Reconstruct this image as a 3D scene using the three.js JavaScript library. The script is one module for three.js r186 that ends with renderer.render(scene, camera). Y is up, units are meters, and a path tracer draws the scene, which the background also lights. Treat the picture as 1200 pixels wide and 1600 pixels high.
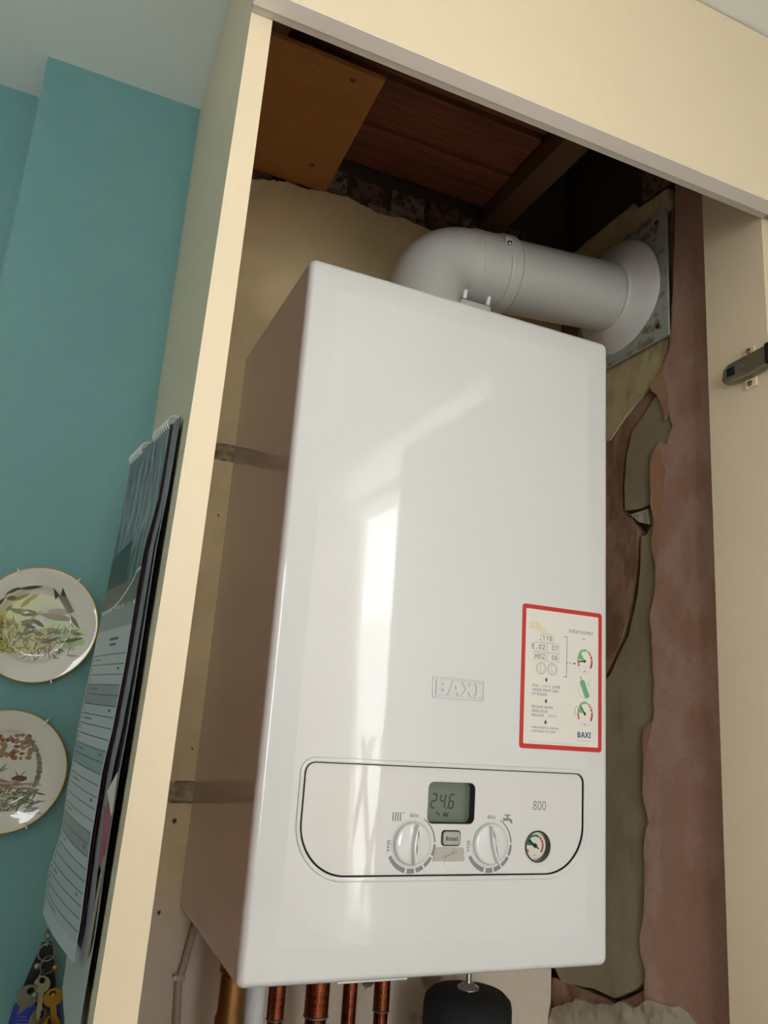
import * as THREE from 'three';
import { RoundedBoxGeometry } from 'three/addons/geometries/RoundedBoxGeometry.js';
import { TextGeometry } from 'three/addons/geometries/TextGeometry.js';
import { FontLoader } from 'three/addons/loaders/FontLoader.js';
import { ImprovedNoise } from 'three/addons/math/ImprovedNoise.js';
import { MarchingCubes } from 'three/addons/objects/MarchingCubes.js';
import { RectAreaLightUniformsLib } from 'three/addons/lights/RectAreaLightUniformsLib.js';
import * as BGU from 'three/addons/utils/BufferGeometryUtils.js';

// ---------------------------------------------------------------- camera, sky, light, exposure
// y = 0 is the underside of the boiler, z = 0 its front face
const scene = new THREE.Scene();
const camera = new THREE.PerspectiveCamera(2 * Math.atan(800 / 1243.08) * 180 / Math.PI, 0.75, 0.01, 60);
camera.position.set(-0.397, 0.2355, 0.7285);
camera.rotation.order = 'YXZ';
camera.rotation.set(0.2478, -0.3963, 0.0713);
scene.add(camera);
const renderer = new THREE.WebGLRenderer({ antialias: true });
renderer.toneMapping = THREE.LinearToneMapping;
renderer.toneMappingExposure = 1.05;
renderer.shadowMap.enabled = true;
const SKY = 6.0;
scene.background = new THREE.Color().setRGB(0.93, 0.98, 1.0);
scene.backgroundIntensity = SKY;
RectAreaLightUniformsLib.init();
function windowLight(x, y, z, w, h, lx, ly, lz, k) {   // daylight standing in the window's opening
  const l = new THREE.RectAreaLight(new THREE.Color().setRGB(0.97, 0.985, 1.0), k, w, h);
  l.position.set(x, y, z); l.lookAt(lx, ly, lz); l.castShadow = true; scene.add(l);
}
const WIN = { z0: 0.49, z1: 1.75, y0: -0.30, y1: 0.875 };        // the window in the outside wall on the right
windowLight(0.585, (WIN.y0 + WIN.y1) / 2, (WIN.z0 + WIN.z1) / 2, WIN.z1 - WIN.z0, WIN.y1 - WIN.y0, -1, (WIN.y0 + WIN.y1) / 2, (WIN.z0 + WIN.z1) / 2, SKY);

const DOOR = { x0: -1.2, x1: -0.15, y0: -0.45, y1: 0.93, z: 2.7 };   // wide window behind the photographer
windowLight((DOOR.x0 + DOOR.x1) / 2, (DOOR.y0 + DOOR.y1) / 2, DOOR.z + 0.20, DOOR.x1 - DOOR.x0, DOOR.y1 - DOOR.y0, (DOOR.x0 + DOOR.x1) / 2, (DOOR.y0 + DOOR.y1) / 2, 0, SKY);

// ---------------------------------------------------------------- helpers
let seed = 7;
const rnd = (a = 0, b = 1) => { seed = (seed * 1664525 + 1013904223) >>> 0; return a + (b - a) * seed / 4294967296; };
const perlin = new ImprovedNoise();
const fbm = (x, y, o = 4, z = 0.37) => { let s = 0, a = 0.5; for (let i = 0; i < o; i++) { s += a * perlin.noise(x, y, z + i * 7.3); x *= 2.03; y *= 2.03; a *= 0.5; } return s; };
const clamp = (v, a = 0, b = 1) => Math.min(b, Math.max(a, v));
const lerp = (a, b, t) => a + (b - a) * t;
const mixc = (a, b, t) => [lerp(a[0], b[0], t), lerp(a[1], b[1], t), lerp(a[2], b[2], t)];
const smooth = (a, b, v) => { const t = clamp((v - a) / (b - a)); return t * t * (3 - 2 * t); };
const used = {};
const numbered = n => { const k = used[n] = (used[n] ?? -1) + 1; return k ? n + '_' + String(k).padStart(3, '0') : n; };
function mesh(name, geo, mat, parent = scene) {
  const m = new THREE.Mesh(geo, mat);
  m.name = parent === scene ? numbered(name) : name;
  m.castShadow = m.receiveShadow = true; parent.add(m); return m;
}
function group(name, parent = scene, pos = [0, 0, 0]) {
  const g = new THREE.Group(); g.name = parent === scene ? numbered(name) : name; g.position.set(...pos); parent.add(g); return g;
}
function tag(o, label, category, grp) { o.userData = { label, category }; if (grp) o.userData.group = grp; return o; }
function struct(o, label) { o.userData = { kind: 'structure', label }; return o; }
function box(x0, x1, y0, y1, z0, z1) { const g = new THREE.BoxGeometry(x1 - x0, y1 - y0, z1 - z0); g.translate((x0 + x1) / 2, (y0 + y1) / 2, (z0 + z1) / 2); return uvMetres(g); }
function rbox(x0, x1, y0, y1, z0, z1, r = 0.001, s = 2) { const g = new RoundedBoxGeometry(x1 - x0, y1 - y0, z1 - z0, s, r); g.translate((x0 + x1) / 2, (y0 + y1) / 2, (z0 + z1) / 2); return uvMetres(g); }
function uvMetres(g) {   // uv = position in metres along the face
  const p = g.attributes.position, n = g.attributes.normal, uv = new Float32Array(p.count * 2);
  for (let i = 0; i < p.count; i++) {
    const a = [Math.abs(n.getX(i)), Math.abs(n.getY(i)), Math.abs(n.getZ(i))], x = p.getX(i), y = p.getY(i), z = p.getZ(i);
    if (a[0] >= a[1] && a[0] >= a[2]) { uv[2 * i] = z; uv[2 * i + 1] = y; } else if (a[1] >= a[2]) { uv[2 * i] = x; uv[2 * i + 1] = z; } else { uv[2 * i] = x; uv[2 * i + 1] = y; }
  }
  g.setAttribute('uv', new THREE.BufferAttribute(uv, 2)); return g;
}
const merge = a => BGU.mergeGeometries(a.map(g => { const h = g.index ? g.toNonIndexed() : g; for (const k of Object.keys(h.attributes)) if (!['position', 'normal', 'uv'].includes(k)) h.deleteAttribute(k); return h; }));
function dataTex(w, h, fn, size = 1, srgb = true) {   // fn(u, v) -> [r, g, b] 0..255, tile of `size` metres (number or [w, h])
  const d = new Uint8Array(w * h * 4);
  for (let j = 0; j < h; j++) for (let i = 0; i < w; i++) { const c = fn((i + 0.5) / w, (j + 0.5) / h), k = 4 * (j * w + i); d[k] = clamp(c[0], 0, 255); d[k + 1] = clamp(c[1], 0, 255); d[k + 2] = clamp(c[2], 0, 255); d[k + 3] = 255; }
  const t = new THREE.DataTexture(d, w, h); t.magFilter = THREE.LinearFilter; t.minFilter = THREE.LinearMipmapLinearFilter; t.generateMipmaps = true;
  t.wrapS = t.wrapT = THREE.MirroredRepeatWrapping; if (srgb) t.colorSpace = THREE.SRGBColorSpace;
  const [sx, sy] = Array.isArray(size) ? size : [size, size]; t.repeat.set(1 / sx, 1 / sy); t.needsUpdate = true; return t;
}
function canvasTex(w, h, draw) {
  const c = document.createElement('canvas'); c.width = w; c.height = h; const g = c.getContext('2d'); draw(g, w, h);
  const t = new THREE.CanvasTexture(c); t.colorSpace = THREE.SRGBColorSpace; t.anisotropy = 8; return t;
}
const std = o => new THREE.MeshStandardMaterial(o);
const phys = o => new THREE.MeshPhysicalMaterial(o);
const rgb = (r, g, b) => new THREE.Color().setRGB(r, g, b);
function shapeOf(pts) { const s = new THREE.Shape(); pts.forEach(([a, b], i) => i ? s.lineTo(a, b) : s.moveTo(a, b)); s.closePath(); return s; }
function roundRect(x0, y0, x1, y1, r, path = new THREE.Shape()) {   // r: one number or [bl, br, tr, tl]
  const [a, b, c, d] = Array.isArray(r) ? r : [r, r, r, r];
  path.moveTo(x0 + a, y0); path.lineTo(x1 - b, y0); path.absarc(x1 - b, y0 + b, b, -Math.PI / 2, 0); path.lineTo(x1, y1 - c); path.absarc(x1 - c, y1 - c, c, 0, Math.PI / 2);
  path.lineTo(x0 + d, y1); path.absarc(x0 + d, y1 - d, d, Math.PI / 2, Math.PI); path.lineTo(x0, y0 + a); path.absarc(x0 + a, y0 + a, a, Math.PI, 1.5 * Math.PI); return path;
}
function extrude(shape, depth, bevel = 0, seg = 12) { return new THREE.ExtrudeGeometry(shape, { depth, bevelEnabled: bevel > 0, bevelSize: bevel, bevelThickness: bevel, bevelOffset: -bevel, bevelSegments: 2, curveSegments: seg }); }
function sideSlab(pts, x0, depth, rough = 0) {   // outline in (z, y), lying on a wall that faces -x: x0 is its room face
  let q = pts;
  if (rough) { q = []; pts.forEach((p, i) => { const n = pts[(i + 1) % pts.length], L = Math.hypot(n[0] - p[0], n[1] - p[1]), k = Math.max(1, Math.min(14, Math.round(L / 0.012)));
    for (let j = 0; j < k; j++) { const t = j / k, e = (j || 1) ? rough : 0; q.push([lerp(p[0], n[0], t) + e * fbm(p[0] * 90 + t * 5, p[1] * 90 + t * 3, 3), lerp(p[1], n[1], t) + e * fbm(p[1] * 90 + 40 + t * 5, p[0] * 90 + t * 4, 3)]); } }); }
  const g = extrude(shapeOf(q), depth, Math.min(0.0010, depth / 6));
  g.rotateY(-Math.PI / 2);            // (a, b, c) -> (-c, b, a): outline's first axis becomes z
  g.translate(x0 + depth, 0, 0); return g;
}
function tube(pts, r, seg = 48, rad = 16) { return new THREE.TubeGeometry(new THREE.CatmullRomCurve3(pts.map(p => new THREE.Vector3(...p)), false, 'centripetal'), seg, r, rad, false); }
function cyl(r0, r1, h, seg = 32) { return new THREE.CylinderGeometry(r1, r0, h, seg); }
function lathe(p, seg = 48) { return new THREE.LatheGeometry(p.map(q => new THREE.Vector2(...q)), seg); }

// ---------------------------------------------------------------- materials
const creamTex = dataTex(512, 512, (u, v) => { const n = fbm(u * 9, v * 9, 4) * 3 + fbm(u * 90, v * 40, 2) * 2; return [238 + n, 218 + n, 186 + n * 1.2]; }, 0.6);
const brushBump = dataTex(512, 512, (u, v) => { const n = 128 + fbm(u * 14, v * 60, 3) * 60 + fbm(u * 120, v * 120, 2) * 25; return [n, n, n]; }, 0.25, false);
const M = {
  cream: std({ map: creamTex, roughness: 0.42, bumpMap: brushBump, bumpScale: 0.0002 }),
  creamEdge: std({ color: 0xfdf0e6, roughness: 0.55 }),
  rail: std({ color: 0xd0c6b8, roughness: 0.6 }),
  door: std({ color: 0xe9e2d2, roughness: 0.4 }),
  white: phys({ color: rgb(0.75, 0.745, 0.725), roughness: 0.4, clearcoat: 1, clearcoatRoughness: 0.035 }),
  plastic: phys({ color: rgb(0.78, 0.77, 0.745), roughness: 0.42, clearcoat: 1, clearcoatRoughness: 0.02 }),
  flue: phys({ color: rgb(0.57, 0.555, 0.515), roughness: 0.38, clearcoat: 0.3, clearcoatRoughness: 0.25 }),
  seal: std({ color: rgb(0.66, 0.62, 0.58), roughness: 0.65 }),
  plateMetal: std({ map: dataTex(256, 256, (u, v) => { const n = fbm(u * 8, v * 8, 4); const m = smooth(0.12, 0.3, n); return mixc([166, 168, 160], [126, 114, 100], m); }, 0.2), roughness: 0.5 }),
  dark: std({ color: 0x0b0b0c, roughness: 0.5 }),
  black: std({ color: 0x050505, roughness: 0.8 }),
  chrome: std({ color: 0xc8c8c4, roughness: 0.18, metalness: 1 }),
  steel: std({ color: 0x8f8b80, roughness: 0.38, metalness: 0.9 }),
  nickel: std({ color: 0x8a8168, roughness: 0.36, metalness: 0.85 }),
  brass: std({ color: 0xb08a3a, roughness: 0.3, metalness: 1 }),
  copper: std({ map: dataTex(256, 256, (u, v) => { const n = fbm(u * 6, v * 14, 4); return mixc([150, 82, 54], [84, 44, 32], smooth(-0.15, 0.3, n)); }, 0.12), roughness: 0.32, metalness: 1 }),
  oldBrass: std({ color: 0x8a6436, roughness: 0.45, metalness: 0.9 }),
  solder: std({ color: 0x77736a, roughness: 0.45, metalness: 0.8 }),
  wastePipe: std({ color: rgb(0.62, 0.64, 0.66), roughness: 0.4 }),
  teal: std({ map: dataTex(512, 512, (u, v) => { const n = fbm(u * 7, v * 7, 4) * 6 + fbm(u * 110, v * 110, 2) * 4; return [108 + n, 154 + n, 153 + n]; }, 0.7), roughness: 0.62, bumpMap: brushBump, bumpScale: 0.00025 }),
  ceiling: std({ color: 0xf4f5f0, roughness: 0.85 }),
  roomWall: std({ color: 0xdfe0dc, roughness: 0.85 }),
  floor: std({ color: 0xc6bfb4, roughness: 0.5 }),
  woodDark: [0, 1, 2].map(k => std({ map: dataTex(512, 128, (u, v) => { const g = fbm(u * 3 + k * 9, v * 22, 4, k + 0.2); const l = Math.sin((v * 18 + g * 5) * 3); return mixc([144, 84, 56], [106, 60, 42], clamp(0.5 + 0.35 * l + g * 0.8)); }, [0.8, 0.12]), roughness: 0.8 })),
  joist: std({ color: 0x6b4c36, roughness: 0.9 }),
  hardboard: std({ map: dataTex(256, 256, (u, v) => { const n = fbm(u * 40, v * 40, 3) * 14 + fbm(u * 5, v * 5, 3) * 10; return [172 + n, 114 + n, 58 + n * 0.7]; }, 0.3), roughness: 0.7 }),
  brick: [0, 1].map(k => std({ map: dataTex(128, 128, (u, v) => { const n = fbm(u * 10, v * 10, 4, k + 0.5); return mixc(k ? [124, 96, 78] : [150, 132, 114], [70, 50, 40], smooth(-0.1, 0.4, n)); }, 0.1), roughness: 0.95 })),
  mortar: std({ color: 0x55473a, roughness: 1 }),
};
const peel = dataTex(512, 512, (u, v) => { const n = 128 + fbm(u * 40, v * 40, 2) * 170; return [n, n, n]; }, 0.16, false);
M.casing = phys({ color: rgb(0.775, 0.77, 0.75), roughness: 0.4, clearcoat: 1, clearcoatRoughness: 0.04, clearcoatNormalMap: null, bumpMap: peel, bumpScale: 0.000012 });
// old plaster of the right wall
const plasterTex = (a, b, c, s, z) => dataTex(512, 512, (u, v) => { const n = fbm(u * 5, v * 3.5, 5, z), m = fbm(u * 16, v * 9, 4, z + 3), f = fbm(u * 90, v * 90, 2, z) * 10;
  const k = mixc(mixc(a, b, smooth(-0.12, 0.16, n)), c, 0.55 * smooth(0.0, 0.5, m)); return [k[0] + f, k[1] + f, k[2] + f]; }, s);
const plasterBump = dataTex(512, 512, (u, v) => { const n = 128 + fbm(u * 8, v * 6, 5, 4.4) * 150 + fbm(u * 70, v * 70, 2) * 20; return [n, n, n]; }, 0.35, false);
M.pinkPlaster = std({ map: plasterTex([176, 138, 120], [186, 152, 138], [172, 126, 98], 0.45, 1.1), roughness: 0.9, bumpMap: plasterBump, bumpScale: 0.003 });
M.brownPlaster = std({ map: plasterTex([160, 126, 102], [134, 100, 78], [174, 138, 110], 0.3, 2.7), roughness: 0.95, bumpMap: plasterBump, bumpScale: 0.006 });
M.ochrePlaster = std({ map: plasterTex([176, 132, 102], [166, 122, 94], [178, 138, 112], 0.2, 5.2), roughness: 0.95, bumpMap: plasterBump, bumpScale: 0.003 });
M.greyPlaster = std({ map: plasterTex([160, 148, 122], [152, 138, 112], [138, 118, 94], 0.5, 6.1), roughness: 0.8 });
M.creamPlaster = std({ map: plasterTex([196, 180, 138], [182, 164, 124], [150, 126, 96], 0.3, 8.4), roughness: 0.85, bumpMap: plasterBump, bumpScale: 0.001 });
M.patchPlaster = std({ map: plasterTex([196, 186, 164], [176, 160, 138], [126, 100, 80], 0.16, 9.7), roughness: 0.95, bumpMap: plasterBump, bumpScale: 0.004 });

// ---------------------------------------------------------------- the room
const CEIL = 1.057, FLOOR = -1.35, BACK = -0.285, XR = 0.32, XL = -2.3, ZF = 2.7;
struct(mesh('floor', box(XL - 0.15, 0.55, FLOOR - 0.1, FLOOR, -0.55, ZF + 0.15), M.floor), 'stone-coloured floor of the room, below the frame');
const ceiling = struct(group('ceiling'), 'pale grey ceiling of the room with dark old boards showing inside the cupboard');
mesh('ceiling_plaster', merge([box(XL - 0.15, 0.55, CEIL, CEIL + 0.12, 0.155, ZF + 0.15), box(XL - 0.15, -0.30, CEIL, CEIL + 0.12, -0.55, 0.155)]), M.ceiling, ceiling);
mesh('floor_above', merge([box(-0.34, 0.55, 1.32, 1.36, -0.55, 0.20), box(-0.34, 0.55, 1.075, 1.32, 0.157, 0.20), box(-0.34, -0.302, 1.075, 1.32, -0.55, 0.157)]), M.joist, ceiling);   // hollow floor over the cupboard
[-0.285, -0.195, -0.102, -0.008, 0.076].forEach((z, i) => mesh('plank', rbox(-0.30 + 0.004 * (i % 2), 0.166 - 0.003 * (i % 3), 1.058 + 0.002 * (i % 3), 1.083, z, z + 0.084, 0.002), M.woodDark[i % 3], ceiling));
mesh('joist', rbox(0.168, 0.210, 1.030, 1.318, -0.31, 0.150, 0.003), M.joist, ceiling);
const hb = mesh('hardboard_sheet', extrude(shapeOf([[-0.302, -0.286], [-0.106, -0.286], [-0.1135, -0.043], [-0.302, -0.040]]), 0.006, 0.0006).rotateX(Math.PI / 2).translate(0, 0.996, 0), M.hardboard, ceiling);
hb.userData.label = 'ochre hardboard sheet nailed up under the boards';
for (const [x, z] of [[-0.1494, -0.0606], [-0.1441, -0.2346]]) mesh('nail', lathe([[0, -0.0025], [0.0035, -0.002], [0.004, 0], [0.0015, 0.002], [0.0012, 0.014]], 12).translate(x, 0.991, z), M.joist, hb);
mesh('joist', box(-0.30, -0.24, 0.9975, 1.058, -0.28, 0.12), M.joist, ceiling);

// teal pier and alcove at the left
struct(mesh('wall_left', box(-0.507, -0.3025, FLOOR, CEIL, -0.43, BACK), M.teal), 'teal painted pier with the two plates on it');
struct(mesh('wall_alcove', box(XL, -0.507, FLOOR, CEIL, -0.50, -0.373), M.teal), 'teal painted wall of the shallow alcove at the left edge');
struct(mesh('wall_far_left', box(XL - 0.12, XL, FLOOR, CEIL, -0.5, ZF), M.roomWall), 'pale wall of the room, out of frame');
struct(mesh('wall_front', merge([box(XL - 0.12, DOOR.x0, FLOOR, CEIL, ZF, ZF + 0.14), box(DOOR.x1, 0.55, FLOOR, CEIL, ZF, ZF + 0.14), box(DOOR.x0, DOOR.x1, FLOOR, DOOR.y0, ZF, ZF + 0.14), box(DOOR.x0, DOOR.x1, DOOR.y1, CEIL, ZF, ZF + 0.14)]), M.roomWall), 'pale wall behind the photographer');
// back wall of the cupboard: masonry, a skin of old cream plaster with a ragged top, bricks above it
const wallBack = struct(group('wall_back'), 'stained cream back wall of the cupboard behind the boiler');
mesh('masonry', box(-0.3025, 0.52, FLOOR, 1.32, -0.50, -0.312), M.mortar, wallBack);
const markTex = dataTex(512, 1024, (u, v) => {
  const x = -0.31 + 0.66 * u, y = -0.40 + 1.42 * v;
  const n = fbm(x * 9, y * 9, 4), f = fbm(x * 160, y * 160, 2) * 7;
  let c = mixc([220, 197, 150], [206, 183, 138], smooth(-0.2, 0.3, n));
  c = mixc(c, [222, 205, 184], smooth(0.07, -0.05, y + 0.1 * fbm(x * 4, 3, 2)));             // lower part was never painted
  for (const [my, h, x1, k] of [[0.556, 0.0105, -0.150, 0.8], [0.1285, 0.0115, -0.150, 0.62]]) {   // marks of two old battens
    const e = (Math.abs(y - my - 0.004 * fbm(x * 60, my * 50, 3)) - h) / 0.0018 + 1.6 * fbm(x * 130, y * 130, 3);
    const s = smooth(0.8, -0.8, e) * smooth(x1 + 0.01, x1 - 0.02, x + 0.01 * fbm(y * 200, x * 60, 2)) * (0.72 + 0.9 * fbm(x * 70, y * 120, 3));
    c = mixc(c, [70, 54, 40], clamp(s * k));
    const edge = Math.exp(-(((Math.abs(y - my - 0.003 * fbm(x * 80, 9, 3)) - h) / 0.0009) ** 2)) * smooth(x1, x1 - 0.03, x) * smooth(0.0, 0.2, fbm(x * 110, y * 20, 2) + 0.12);
    c = mixc(c, [52, 40, 30], clamp(edge * 0.8));
  }
  for (const [mx, my, r] of [[-0.2131, 0.0957, 0.0022], [-0.2174, -0.0035, 0.0018], [-0.1925, 0.388, 0.001], [-0.2025, 0.1784, 0.001], [-0.206, 0.47, 0.001], [0.05, -0.08, 0.011], [0.068, -0.09, 0.006]])
    c = mixc(c, [50, 40, 30], smooth(r * 1.3, r * 0.7, Math.hypot(x - mx, (y - my) * 0.8) + r * 0.9 * fbm(x * 300, y * 300, 2)));
  for (const [x0, x1] of [[0.105, 0.16]]) c = mixc(c, [84, 72, 54], smooth(0.0, 0.25, fbm(x * 30, y * 30, 4)) * smooth(x0, x0 + 0.02, x) * smooth(-0.06, -0.09, y) * smooth(0.20, 0.16, x) * 0.5);
  return [c[0] + f, c[1] + f, c[2] + f];
});
markTex.wrapS = markTex.wrapT = THREE.ClampToEdgeWrapping; markTex.repeat.set(1 / 0.66, 1 / 1.42); markTex.offset.set(0.31 / 0.66, 0.40 / 1.42);
{
  const top = [[-0.3025, 0.966], [-0.245, 0.968], [-0.216, 0.973], [-0.19, 0.981], [-0.164, 0.9865], [-0.135, 0.985], [-0.109, 0.991], [-0.075, 0.994], [-0.053, 0.992], [-0.03, 0.986], [-0.0085, 0.985], [0.03, 0.989], [0.069, 0.984], [0.15, 0.98], [0.325, 0.985]];
  const pts = [[0.325, -0.9], [-0.3025, -0.9]];
  for (let i = 0; i + 1 < top.length; i++) for (let j = 0; j < 6; j++) { const t = j / 6; const x = lerp(top[i][0], top[i + 1][0], t); pts.push([x, lerp(top[i][1], top[i + 1][1], t) + 0.006 * fbm(x * 120, 4.2, 3)]); }
  pts.push(top.at(-1));
  const o = mesh('plaster', extrude(shapeOf(pts.reverse()), 0.026, 0.001).translate(0, 0, BACK - 0.026), std({ map: markTex, roughness: 0.75 }), wallBack);
  o.userData.label = 'cream painted plaster with two dark horizontal batten marks';
  for (let i = 0; i < 9; i++) { const x = -0.30 + i * 0.066; mesh('brick', rbox(x, x + rnd(0.048, 0.060), 0.955 + rnd(0, 0.006), 1.004 + rnd(-0.006, 0.004), -0.312, -0.291 + rnd(-0.006, 0.003), 0.004), M.brick[i % 2], wallBack); }
  for (let i = 0; i < 9; i++) { const x = -0.32 + i * 0.066; mesh('brick', rbox(x, x + rnd(0.052, 0.061), 1.012, 1.053, -0.33, -0.303 + rnd(-0.008, 0.002), 0.004), M.brick[(i + 1) % 2], wallBack); }
}
// outside wall on the right: painted in the room with the window in it, bare and broken inside the cupboard
const wallRight = struct(group('wall_right'), 'outside wall on the right, bare broken plaster inside the cupboard');
mesh('painted_wall', merge([box(XR, 0.52, FLOOR, CEIL, 0.055, WIN.z0), box(XR, 0.52, FLOOR, CEIL, WIN.z1, ZF), box(XR, 0.52, FLOOR, WIN.y0, WIN.z0, WIN.z1), box(XR, 0.52, WIN.y1, CEIL, WIN.z0, WIN.z1)]), M.roomWall, wallRight);
mesh('masonry', merge([box(0.350, 0.52, FLOOR, 1.32, -0.50, 0.055), box(0.350, 0.52, CEIL + 0.001, 1.32, 0.055, 0.155)]), M.mortar, wallRight);
const blockY = [-0.9, -0.50, -0.275, -0.05, 0.175, 0.40, 0.532, 0.70, 0.86, 1.0];
for (let i = 0; i + 1 < blockY.length; i++) for (const [z0, z1] of i % 2 ? [[-0.312, -0.10], [-0.095, 0.054]] : [[-0.312, -0.19], [-0.185, 0.054]])
  mesh('block', rbox(0.3455 + rnd(0, 0.002), 0.352, blockY[i] + 0.002, blockY[i + 1] - 0.002, z0, z1, 0.003), M.brownPlaster, wallRight);
mesh('brick', rbox(0.326, 0.36, 1.001, 1.058, -0.092, -0.028, 0.006), M.brick[1], wallRight);
mesh('brick', rbox(0.330, 0.36, 1.003, 1.058, -0.022, 0.05, 0.006), M.brick[0], wallRight);
const STRIP = [[-0.0128, 1.05], [0.0540, 1.05], [0.0540, -0.6], [-0.0876, -0.6], [-0.0876, -0.0898], [-0.0968, -0.0662], [-0.092, -0.0377], [-0.1027, -0.0201], [-0.1046, 0.0003], [-0.0977, 0.016], [-0.0926, 0.0596], [-0.094, 0.11], [-0.0869, 0.1295], [-0.0911, 0.1459], [-0.0966, 0.1618], [-0.0937, 0.2001], [-0.0852, 0.2238], [-0.0733, 0.2552], [-0.0746, 0.3022], [-0.0789, 0.3834], [-0.0702, 0.4074], [-0.0646, 0.4486], [-0.0713, 0.4709], [-0.0683, 0.5005], [-0.075, 0.5281], [-0.0717, 0.5719], [-0.0737, 0.5978], [-0.0563, 0.6128], [-0.0446, 0.6058], [-0.0372, 0.6197], [-0.0312, 0.6268], [-0.0388, 0.6481], [-0.0404, 0.6789], [-0.0469, 0.7055], [-0.0415, 0.7278], [-0.0300, 0.7436]];
const GREYUP = [[-0.0447, 0.7174], [-0.0613, 0.6878], [-0.0842, 0.6692], [-0.1158, 0.6449], [-0.1268, 0.6136], [-0.1326, 0.5695], [-0.1315, 0.5338], [-0.1017, 0.5303], [-0.0817, 0.5324], [-0.066, 0.55], [-0.0579, 0.6083], [-0.0293, 0.609], [-0.0225, 0.6275], [-0.0305, 0.6719]];
const GREYLOW = [[-0.0708, 0.5111], [-0.0884, 0.4922], [-0.0984, 0.4913], [-0.1015, 0.4461], [-0.1083, 0.408], [-0.1252, 0.3605], [-0.1631, 0.3088], [-0.2403, 0.2594], [-0.282, 0.1303], [-0.284, -0.0841], [-0.2626, -0.099], [-0.1949, -0.0862], [-0.1553, -0.0849], [-0.1226, -0.0664], [-0.0856, -0.0391], [-0.0828, 0.1176], [-0.0625, 0.2325], [-0.058, 0.4332], [-0.0646, 0.4596]];
const CREAMTRI = [[-0.2016, 0.7944], [-0.0392, 0.7714], [-0.0503, 0.7211], [-0.1017, 0.6901], [-0.1218, 0.6803], [-0.1638, 0.648], [-0.2161, 0.651]];
const LOWPATCH = [[-0.2838, -0.1589], [-0.2767, -0.1339], [-0.2238, -0.1072], [-0.1784, -0.1002], [-0.142, -0.0837], [-0.1134, -0.0836], [-0.0892, -0.0638], [-0.0601, -0.0625], [-0.0381, -0.0555], [-0.0165, -0.0597], [-0.0074, -0.0628], [-0.0084, -0.24], [-0.2838, -0.24]];
const slab = (name, pts, x0, d, rough, mat, label) => { const o = mesh(name, sideSlab(pts, x0, d, rough), mat, wallRight); o.userData.label = label; return o; };
slab('plaster_layer', STRIP, 0.3225, 0.022, 0.005, M.pinkPlaster, 'pinkish brown upright band of bare plaster with a ragged edge');
slab('plaster_patch', GREYUP, 0.3275, 0.018, 0.001, M.greyPlaster, 'smooth grey plaster patch above the hole');
slab('plaster_patch', GREYLOW, 0.3275, 0.018, 0.0015, M.greyPlaster, 'smooth grey plaster below the hole');
slab('plaster_layer', [[-0.305, 0.655], [-0.168, 0.650], [-0.130, 0.672], [-0.094, 0.690], [-0.062, 0.712], [-0.052, 0.708], [-0.067, 0.690], [-0.094, 0.668], [-0.124, 0.643], [-0.135, 0.613], [-0.140, 0.572], [-0.139, 0.530], [-0.120, 0.522], [-0.108, 0.500], [-0.112, 0.450], [-0.122, 0.405], [-0.142, 0.356], [-0.178, 0.306], [-0.250, 0.252], [-0.305, 0.14]], 0.3310, 0.016, 0.004, M.brownPlaster, 'brown bare wall behind the dark crack');
slab('plaster_layer', [[-0.305, 0.965], [-0.03, 0.965], [-0.03, 0.76], [-0.305, 0.76]], 0.3300, 0.016, 0.002, M.brownPlaster, 'bare wall behind the flue plate');
slab('plaster_layer', [[-0.305, -0.105], [-0.285, -0.10], [-0.195, -0.091], [-0.155, -0.090], [-0.122, -0.072], [-0.09, -0.05], [-0.09, -0.4], [-0.305, -0.4]], 0.3290, 0.018, 0.004, M.brownPlaster, 'dirty brown wall low down beside the pipes');
slab('plaster_patch', CREAMTRI, 0.3290, 0.016, 0.002, M.creamPlaster, 'cream plaster corner under the flue plate');
slab('plaster_patch', LOWPATCH, 0.3205, 0.024, 0.008, M.patchPlaster, 'crumbling pale render at the foot of the visible wall');
slab('plaster_ledge', [[-0.245, 0.985], [-0.245, 1.003], [-0.10, 1.006], [-0.09, 0.99], [-0.03, 0.985], [-0.03, 0.955], [-0.245, 0.955]], 0.3215, 0.012, 0.005, M.creamPlaster, 'broken plaster ledge above the flue plate');
slab('plaster_patch', [[-0.075, 0.70], [-0.052, 0.71], [-0.035, 0.74], [-0.028, 0.80], [-0.020, 0.85], [-0.012, 0.80], [-0.016, 0.73], [-0.03, 0.66], [-0.044, 0.64], [-0.052, 0.67]], 0.3220, 0.002, 0.005, M.ochrePlaster, 'ochre flake of plaster beside the plate');
slab('plaster_patch', [[-0.094, 0.24], [-0.075, 0.25], [-0.058, 0.18], [-0.064, 0.06], [-0.066, -0.02], [-0.08, -0.03], [-0.10, -0.005], [-0.098, 0.02], [-0.09, 0.1], [-0.085, 0.13], [-0.096, 0.16]], 0.3221, 0.0012, 0.007, M.ochrePlaster, 'ochre scraped streak low on the plaster band');
slab('plaster_patch', [[-0.072, 0.60], [-0.055, 0.607], [-0.045, 0.57], [-0.052, 0.52], [-0.062, 0.47], [-0.066, 0.44], [-0.074, 0.47], [-0.069, 0.51], [-0.074, 0.56]], 0.3218, 0.002, 0.005, M.ochrePlaster, 'reddish torn plaster edge by the hole');
slab('rubble', [[-0.122, 0.527], [-0.086, 0.527], [-0.084, 0.505], [-0.105, 0.512]], 0.3285, 0.01, 0.003, M.patchPlaster, 'pale rubble in the small hole');

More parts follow.
